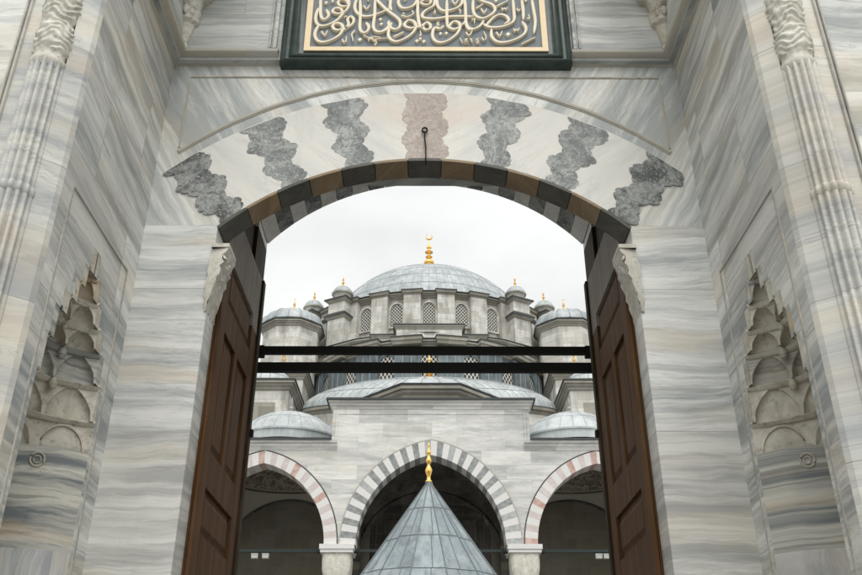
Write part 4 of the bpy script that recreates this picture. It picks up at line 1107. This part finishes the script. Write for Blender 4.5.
# columns
for cx in (-10.29, -3.79, 3.79, 10.29):
    x = AX+cx; yc = AY+TH/2; m = MB()
    m.box(x-.62, x+.62, yc-.62, yc+.62, 0, .35); m.lathe([(.58, .35), (.6, .45), (.5, .55), (.47, .7), (.44, 6.83), (.50, 6.88), (.50, 6.98), (.45, 7.0)], 32, x, yc)
    c0 = m.build('column', M['facade'], arc, 40)
    m = MB()
    def fn(i, j):
        u = j/12; z = 7.0+1.55*u; a_ = 2*pi*i/64
        sq = 1/max(abs(cos(a_)), abs(sin(a_)))
        r = (.45+.12*min(1, u*1.6))*(1+(min(sq, 1.3)-1)*min(1, u*1.5)) + .035*abs(sin(4*a_+(pi/2 if j//4 % 2 else 0)))*(.3+.7*abs(sin(pi*(j % 4)/4)))
        return (x+r*cos(a_), yc+r*sin(a_), z)
    m.grid(fn, 64, 13, True); m.build('capital', M['carved_pale'], c0, 45)
    m = MB(); m.box(x-.66, x+.66, yc-.66, yc+.66, 8.55, 8.68); m.box(x-.70, x+.70, yc-.70, yc+.70, 8.681, ZP-.002); m.build('impost', M['white'], c0)
# cornices
m = MB(); prof = [(0, 14.62), (.03, 14.66), (.05, 14.74), (.12, 14.80), (.13, 14.88), (.2, 14.92), (.22, 15.0)]
def cen(i, j): d, z = prof[j]; return [(AX-4.25-d, AY+TH, z), (AX-4.25-d, AY-d, z), (AX+4.25+d, AY-d, z), (AX+4.25+d, AY+TH, z)][i]
m.grid(cen, 4, len(prof), False, 0); m.box(AX-4.55, AX+4.55, AY-.30, AY+TH+.1, 15.0, 15.09, 1)
m.build('raised_cornice', [M['facade'], M['edge']], arc, 30)
for s in (-1, 1):
    m = MB(); pr = [(0, 12.78), (.03, 12.82), (.05, 12.9), (.12, 12.98), (.13, 13.06), (.2, 13.1), (.22, 13.2)]
    X = lambda d: AX+s*d
    m.grid(lambda i, j: ((X(4.0), X(20))[i], AY-pr[j][0], pr[j][1]), 2, len(pr)); m.add([(X(4.0), AY-d, z) for d, z in pr]+[(X(4.0), AY, 13.2)], [tuple(range(len(pr)+1))])
    m.box(*sorted((X(4.262), X(20))), AY-.28, AY+.3, 13.2, 13.29, 1)
    m.build('side_cornice', [M['facade'], M['edge']], arc, 30)
    # flat strip that frames the raised middle
    m = MB(); m.box(*sorted((X(4.02), X(4.10))), AY-.03, AY+.02, 12.95, 14.6); m.box(*sorted((X(4.14), X(4.17))), AY-.02, AY+.02, 12.95, 14.6); m.build('framing_strip', M['facade'], arc)
m = MB(); m.box(AX-4.0, AX+4.0, AY-.02, AY+.02, 14.42, 14.47); m.build('framing_strip', M['facade'], arc)
# octagonal lantern and dome over the middle bay
cx, cy = AX, 41.3; rc = 3.3/cos(pi/8); m = MB()
def octg(m, prof, mat): m.grid(lambda i, j: (cx+prof[j][0]*cos(pi/8+i*pi/4), cy+prof[j][0]*sin(pi/8+i*pi/4), prof[j][1]), 8, len(prof), True, mat)
octg(m, [(rc-.35, 13), (rc-.35, 16.05)], 3); octg(m, cornice_prof(rc-.35, 15.95, .38, .62), 1); octg(m, [(rc+.05, 16.57), (rc+.08, 16.66), (rc-.1, 16.72)], 2)
octg(m, [(rc-.1, 16.7), (rc*.8, 17.15), (rc*.45, 17.65), (.05, 17.9)], 4)
for k in range(8):
    for f in (0, .33, .67):
        a0_, a1_ = pi/8+k*pi/4, pi/8+(k+1)*pi/4
        P = [(cx+r*(cos(a0_)*(1-f)+cos(a1_)*f), cy+r*(sin(a0_)*(1-f)+sin(a1_)*f), z+.02) for r, z in ((rc-.1, 16.7), (rc*.8, 17.15), (rc*.45, 17.65), (.3, 17.86))]
        m.tube(P, .025, 4, 5)
m.build('lantern_roof', [M['stone'], M['cornice'], M['edge'], M['lead_dark'], M['lead_pale'], M['seam']], arc)
# side domes on a lead roof
for bx in (-13.54, -7.04, 7.04, 13.54):
    x, y = AX+bx+(.28 if bx < 0 else -.28)*(abs(bx) < 8), 40.2
    m = MB(); m.lathe([(2.75, 13.9), (2.75, 14.28), (2.82, 14.30), (2.82, 14.38), (2.5, 14.42)], 48, x, y, m=0); cap_dome(m, x, y, 14.40, 2.62, 1.5, 26, 2, 64, .014, mat=0)
    d_ = m.build('side_dome', [M['lead_pale'], M['seam']], arc, 50)
    alem('finial', x, y, 15.85, .95, d_, 'lamp', False, 1.1)
for s in (-1, 1):
    m = MB(); x0, x1 = sorted((AX+s*4.26, AX+s*20))
    m.quad((x0, AY-.1, 13.3), (x1, AY-.1, 13.3), (x1, 39, 14.0), (x0, 39, 14.0)); m.quad((x0, 39, 14.0), (x1, 39, 14.0), (x1, 45, 14.0), (x0, 45, 14.0))
    for k in range(28):
        xx = x0+.3+k*.56; m.tube([(xx, AY-.1, 13.32), (xx, 39, 14.02)], .02, 4, 1)
    m.build('lead_roof', [M['lead_pale'], M['seam']], arc)
# back wall, vaults and tie rods
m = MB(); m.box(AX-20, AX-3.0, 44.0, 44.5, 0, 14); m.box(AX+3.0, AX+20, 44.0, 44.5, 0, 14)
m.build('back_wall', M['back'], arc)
m = MB(); m.box(AX-3.0, AX+3.0, 44.2, 44.6, 0, 15)
for d_, z in ((2.75, 12.2), (2.3, 11.6), (1.85, 11.0)):
    for s in (-1, 1): m.box(*sorted((AX+s*d_, AX+s*(d_-.12))), 44.1, 44.21, 0, z)
    m.box(AX-d_, AX+d_, 44.09, 44.21, z, z+.14)
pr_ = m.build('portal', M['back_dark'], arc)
m = MB(); m.box(AX-1.1, AX+1.1, 44.12, 44.22, 0, 4.6); m.build('portal_door', M['wood_dark'], pr_)
for s in (-1, 1):     # blind arches low on the back wall
    m = MB(); q0 = arch_pts(.75, .8, 12); q1 = arch_pts(.75, .8, 12, .12)
    for c_ in (-1.4, 1.4):
        m.grid(lambda i, j: (AX+s*7.04+c_+(q0, q1)[i][j][0], 43.97, 7.2+(q0, q1)[i][j][1]), 2, len(q0))
        m.quad(*[(AX+s*7.04+c_+a_, 43.985, z) for a_, z in ((-.75, 5.6), (.75, 5.6), (.75, 7.2), (-.75, 7.2))], m=1)
    m.build('blind_arch', [M['carved'], M['back_dark']], arc)
for bx, hx in ((-13.54, 3.25), (-7.04, 3.25), (0, 3.79), (7.04, 3.25), (13.54, 3.25)):
    hy = 3.55; yc = AY+TH+hy; zs = 9.4 if bx else 9.3; m = MB(); rs = sqrt(hx*hx+hy*hy)*1.002
    nn = 40
    m.grid(lambda i, j: ((-1+2*i/nn)*hx, (-1+2*j/nn)*hy, sqrt(max(0, rs*rs-((-1+2*i/nn)*hx)**2-((-1+2*j/nn)*hy)**2))), nn+1, nn+1)
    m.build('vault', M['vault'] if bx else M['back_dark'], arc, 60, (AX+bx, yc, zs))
    m = MB()   # painted line round the wall arch
    pts = [(AX+bx+hx*cos(t)*.985, 43.96, zs+sqrt(max(0, rs*rs-hy*hy-(hx*cos(t))**2))) for t in [pi*k/30 for k in range(31)]]
    m.tube(pts, .05, 6); m.build('wall_arch_line', M['back_dark'], arc, 50)
for bx in (-10.29, -3.79, 3.79, 10.29):
    m = MB(); q0 = arch_pts(3.2, 3.4, 14); q1 = arch_pts(3.2, 3.4, 14, .5)
    for k in range(len(q0)-1):
        mi = k % 2
        for xx in (-.36, .36): m.quad(*[(AX+bx+xx, AY+TH+3.55+p[0], ZP+p[1]) for p in (q0[k], q0[k+1], q1[k+1], q1[k])], m=mi)
        m.quad(*[(AX+bx+xx, AY+TH+3.55+p[0], ZP+p[1]) for xx, p in ((-.36, q0[k]), (.36, q0[k]), (.36, q0[k+1]), (-.36, q0[k+1]))], m=mi)
    m.build('cross_arch', [M['back'], M['back_dark']], arc)
    m = MB(); m.tube([(AX+bx, AY+TH, 8.72), (AX+bx, 44, 8.72)], .05, 6); m.build('tie_rod', M['tie'], arc, 50)
for xa, xb in ((-10.29, -3.79), (-3.79, 3.79), (3.79, 10.29), (-17, -10.29), (10.29, 17)):
    m = MB(); m.box(AX+xa+.3, AX+xb-.3, AY+.40, AY+.50, 8.66, 8.78)
    for e, sg in ((xa, 1), (xb, -1)): m.lathe([(.11, 8.63), (.13, 8.66), (.13, 8.78), (.11, 8.81)], 10, AX+e+sg*.74, AY+.45)
    m.build('tie_rod', M['tie'], arc, 40)
# floodlights hung under the tie rods
def lamp(x, label):
    e = empty('floodlight', (x, AY+.45, 8.5), label, 'floodlight', 'floodlights under the tie rods')
    m = MB(); m.rbox(x, AY+.40, 0, .13, .06, 8.40, 8.60, 0, .14, .10); m.build('housing', M['lamp'], e)
    m = MB(); m.rbox(x, AY+.33, 0, .11, .012, 8.42, 8.575); m.build('glass', M['lamp'], e)
    m = MB(); m.tube([(x-.17, AY+.42, 8.48), (x-.17, AY+.45, 8.64), (x+.17, AY+.45, 8.64), (x+.17, AY+.42, 8.48)], .015, 6); m.build('bracket', M['tie'], e)
lamp(-7.02, 'white floodlight under tie rod beside the left door leaf, nearer the leaf of the pair')
lamp(-6.58, 'white floodlight under tie rod beside the left door leaf, nearer the column of the pair')
lamp(6.98, 'white floodlight under tie rod beside the right door leaf, nearer the column of the pair')
lamp(7.30, 'white floodlight under tie rod beside the right door leaf, nearer the leaf of the pair')

# ------------------------------------------------------------------ the fountain
FX, FY = .03, 22.0
fo = empty('ablution_fountain', (FX, FY, 0), 'courtyard fountain with tall conical grey lead roof and gold finial, before the middle arch', 'fountain')
m = MB(); NS = 14; slope = 1.66/2.345; za, zb = 7.66, 3.9; rb = (za-zb)*slope
ph = pi/2+pi/NS*1.0
PR = [(.05, za)]+[((za-z)*slope, z) for z in (7.5, 6.83, 6.04, 5.2, 4.4, zb)]+[((za-zb)*slope+.35, zb-.32)]
m.grid(lambda i, j: (FX+PR[j][0]*cos(ph+i*2*pi/NS), FY+PR[j][0]*sin(ph+i*2*pi/NS), PR[j][1]), NS, len(PR), True, 0)
for k in range(NS):
    a = ph+k*2*pi/NS
    m.tube([(FX+r*cos(a), FY+r*sin(a), z+.008) for r, z in PR], .016, 5, 1)
    # one broken seam within each facet
    rr = random.Random(k); f = rr.choice([.35, .5, .62]); a1 = ph+(k+1)*2*pi/NS
    for j in range(2, len(PR)-1):
        f2 = min(.75, max(.25, f+rr.uniform(-.12, .12)))
        P = [(FX+PR[q][0]*((1-f2)*cos(a)+f2*cos(a1)), FY+PR[q][0]*((1-f2)*sin(a)+f2*sin(a1)), PR[q][1]+.006) for q in (j, j+1)]
        m.tube(P, .010, 4, 1)
    for j in (2, 3, 4, 5):
        r, z = PR[j]; dz = rr.uniform(-.03, .03)
        P = []
        for a_ in (a, a1):
            r2 = r+(-dz)*slope; P.append((FX+r2*cos(a_), FY+r2*sin(a_), z+dz+.006))
        m.tube(P, .011, 4, 1)
roof = m.build('roof', [M['fountain_lead'], M['seam_dark']], fo, 12)
m = MB(); m.lathe([(rb+.3, 3.5), (rb+.36, 3.55), (rb+.36, 3.62), (rb-.2, 3.7), (rb-.2, 3.3), (.1, 3.3)], 48, FX, FY); m.build('eave', M['wood_dark'], fo, 40)
m = MB(); z0 = 7.60
m.lathe([(.075, z0), (.085, z0+.04), (.05, z0+.08), (.045, z0+.16), (.082, z0+.26), (.09, z0+.33), (.06, z0+.40), (.035, z0+.45), (.04, z0+.48), (.07, z0+.54), (.075, z0+.58), (.05, z0+.65), (.03, z0+.72), (.06, z0+.77), (.062, z0+.80), (.025, z0+.88), (.022, z0+.95), (.035, z0+.98), (.004, z0+1.06)], 24, FX, FY)
m.build('finial', M['gold'], fo, 60)
for k in range(8):
    a = pi/8+k*pi/4; m = MB(); m.lathe([(.22, 0), (.22, .2), (.16, .3), (.14, 2.9), (.2, 3.1), (.24, 3.3)], 16, FX+2.15*cos(a), FY+2.15*sin(a)); m.build('column', M['white'], fo, 40)
m = MB(); m.lathe([(1.5, 0), (1.5, 1.1), (1.58, 1.15), (1.58, 1.25), (1.4, 1.25), (.1, 1.2)], 16, FX, FY); m.build('basin', M['white'], fo, 30)

# ------------------------------------------------------------------ camera, sky and light
cam = bpy.data.cameras.new('camera'); co = bpy.data.objects.new('camera', cam); C.objects.link(co); S.camera = co
cam.sensor_width = 36; cam.lens = 36*870/862; cam.clip_start = .05; cam.clip_end = 2000
co.location = (0, 0, 1.6); co.rotation_euler = (R(90+27.9), 0, R(-.23))
SUN_EL, SUN_AZ = R(58), R(12)       # sun behind the camera, to the right
W = bpy.data.worlds.new('World'); S.world = W; W.use_nodes = True
t = W.node_tree; bg = t.nodes['Background']; L = t.links.new
sky = t.nodes.new('ShaderNodeTexSky'); sky.sky_type = 'NISHITA'; sky.sun_disc = False
sky.sun_elevation = SUN_EL; sky.sun_rotation = pi-SUN_AZ
def wm(op, a, b=None):
    n = t.nodes.new('ShaderNodeMath'); n.operation = op
    for i, x in enumerate((a, b)):
        if x is None: continue
        if isinstance(x, (int, float)): n.inputs[i].default_value = x
        else: L(x, n.inputs[i])
    return n.outputs[0]
tc = t.nodes.new('ShaderNodeTexCoord'); sep = t.nodes.new('ShaderNodeSeparateXYZ'); L(tc.outputs['Generated'], sep.inputs[0])
mp_ = t.nodes.new('ShaderNodeMapping'); mp_.inputs['Scale'].default_value = (1, 1, 2.2); L(tc.outputs['Generated'], mp_.inputs[0])
nz = t.nodes.new('ShaderNodeTexNoise'); nz.inputs['Scale'].default_value = 3.2; nz.inputs['Detail'].default_value = 6; nz.inputs['Roughness'].default_value = .5; L(mp_.outputs[0], nz.inputs['Vector'])
up = wm('MAXIMUM', sep.outputs[2], 0)
# an overcast sky: brighter overhead and towards the veiled sun behind the camera
grad = wm('ADD', wm('ADD', .74, wm('MULTIPLY', wm('POWER', up, 1.5), .62)), wm('MULTIPLY', wm('MAXIMUM', wm('MULTIPLY', sep.outputs[1], -1), 0), CLOUD_BACK))
cl = wm('MULTIPLY', grad, wm('ADD', .66, wm('MULTIPLY', nz.outputs['Fac'], .62)))
cc = t.nodes.new('ShaderNodeCombineColor')
for i, k in enumerate((.985, 1.0, .985)): L(wm('MULTIPLY', cl, CLOUD*k), cc.inputs[i])
mx = t.nodes.new('ShaderNodeMix'); mx.data_type = 'RGBA'; mx.inputs[0].default_value = .96
L(sky.outputs[0], mx.inputs[6]); L(cc.outputs[0], mx.inputs[7]); L(mx.outputs[2], bg.inputs['Color'])
bg.inputs['Strength'].default_value = .1
sun = bpy.data.lights.new('sun', 'SUN'); sun.energy = SUN_E; sun.angle = R(35); sun.color = (1, .975, .94)
so = bpy.data.objects.new('sun', sun); C.objects.link(so); so.location = (0, -20, 40)
so.rotation_euler = (R(90)-SUN_EL, 0, SUN_AZ)
so['kind'] = 'structure'
S.view_settings.view_transform = 'Standard'; S.view_settings.look = 'None'; S.view_settings.exposure = EXPO; S.view_settings.gamma = 1
S.view_settings.use_curve_mapping = False
S.cycles.max_bounces = 8; S.cycles.diffuse_bounces = 5
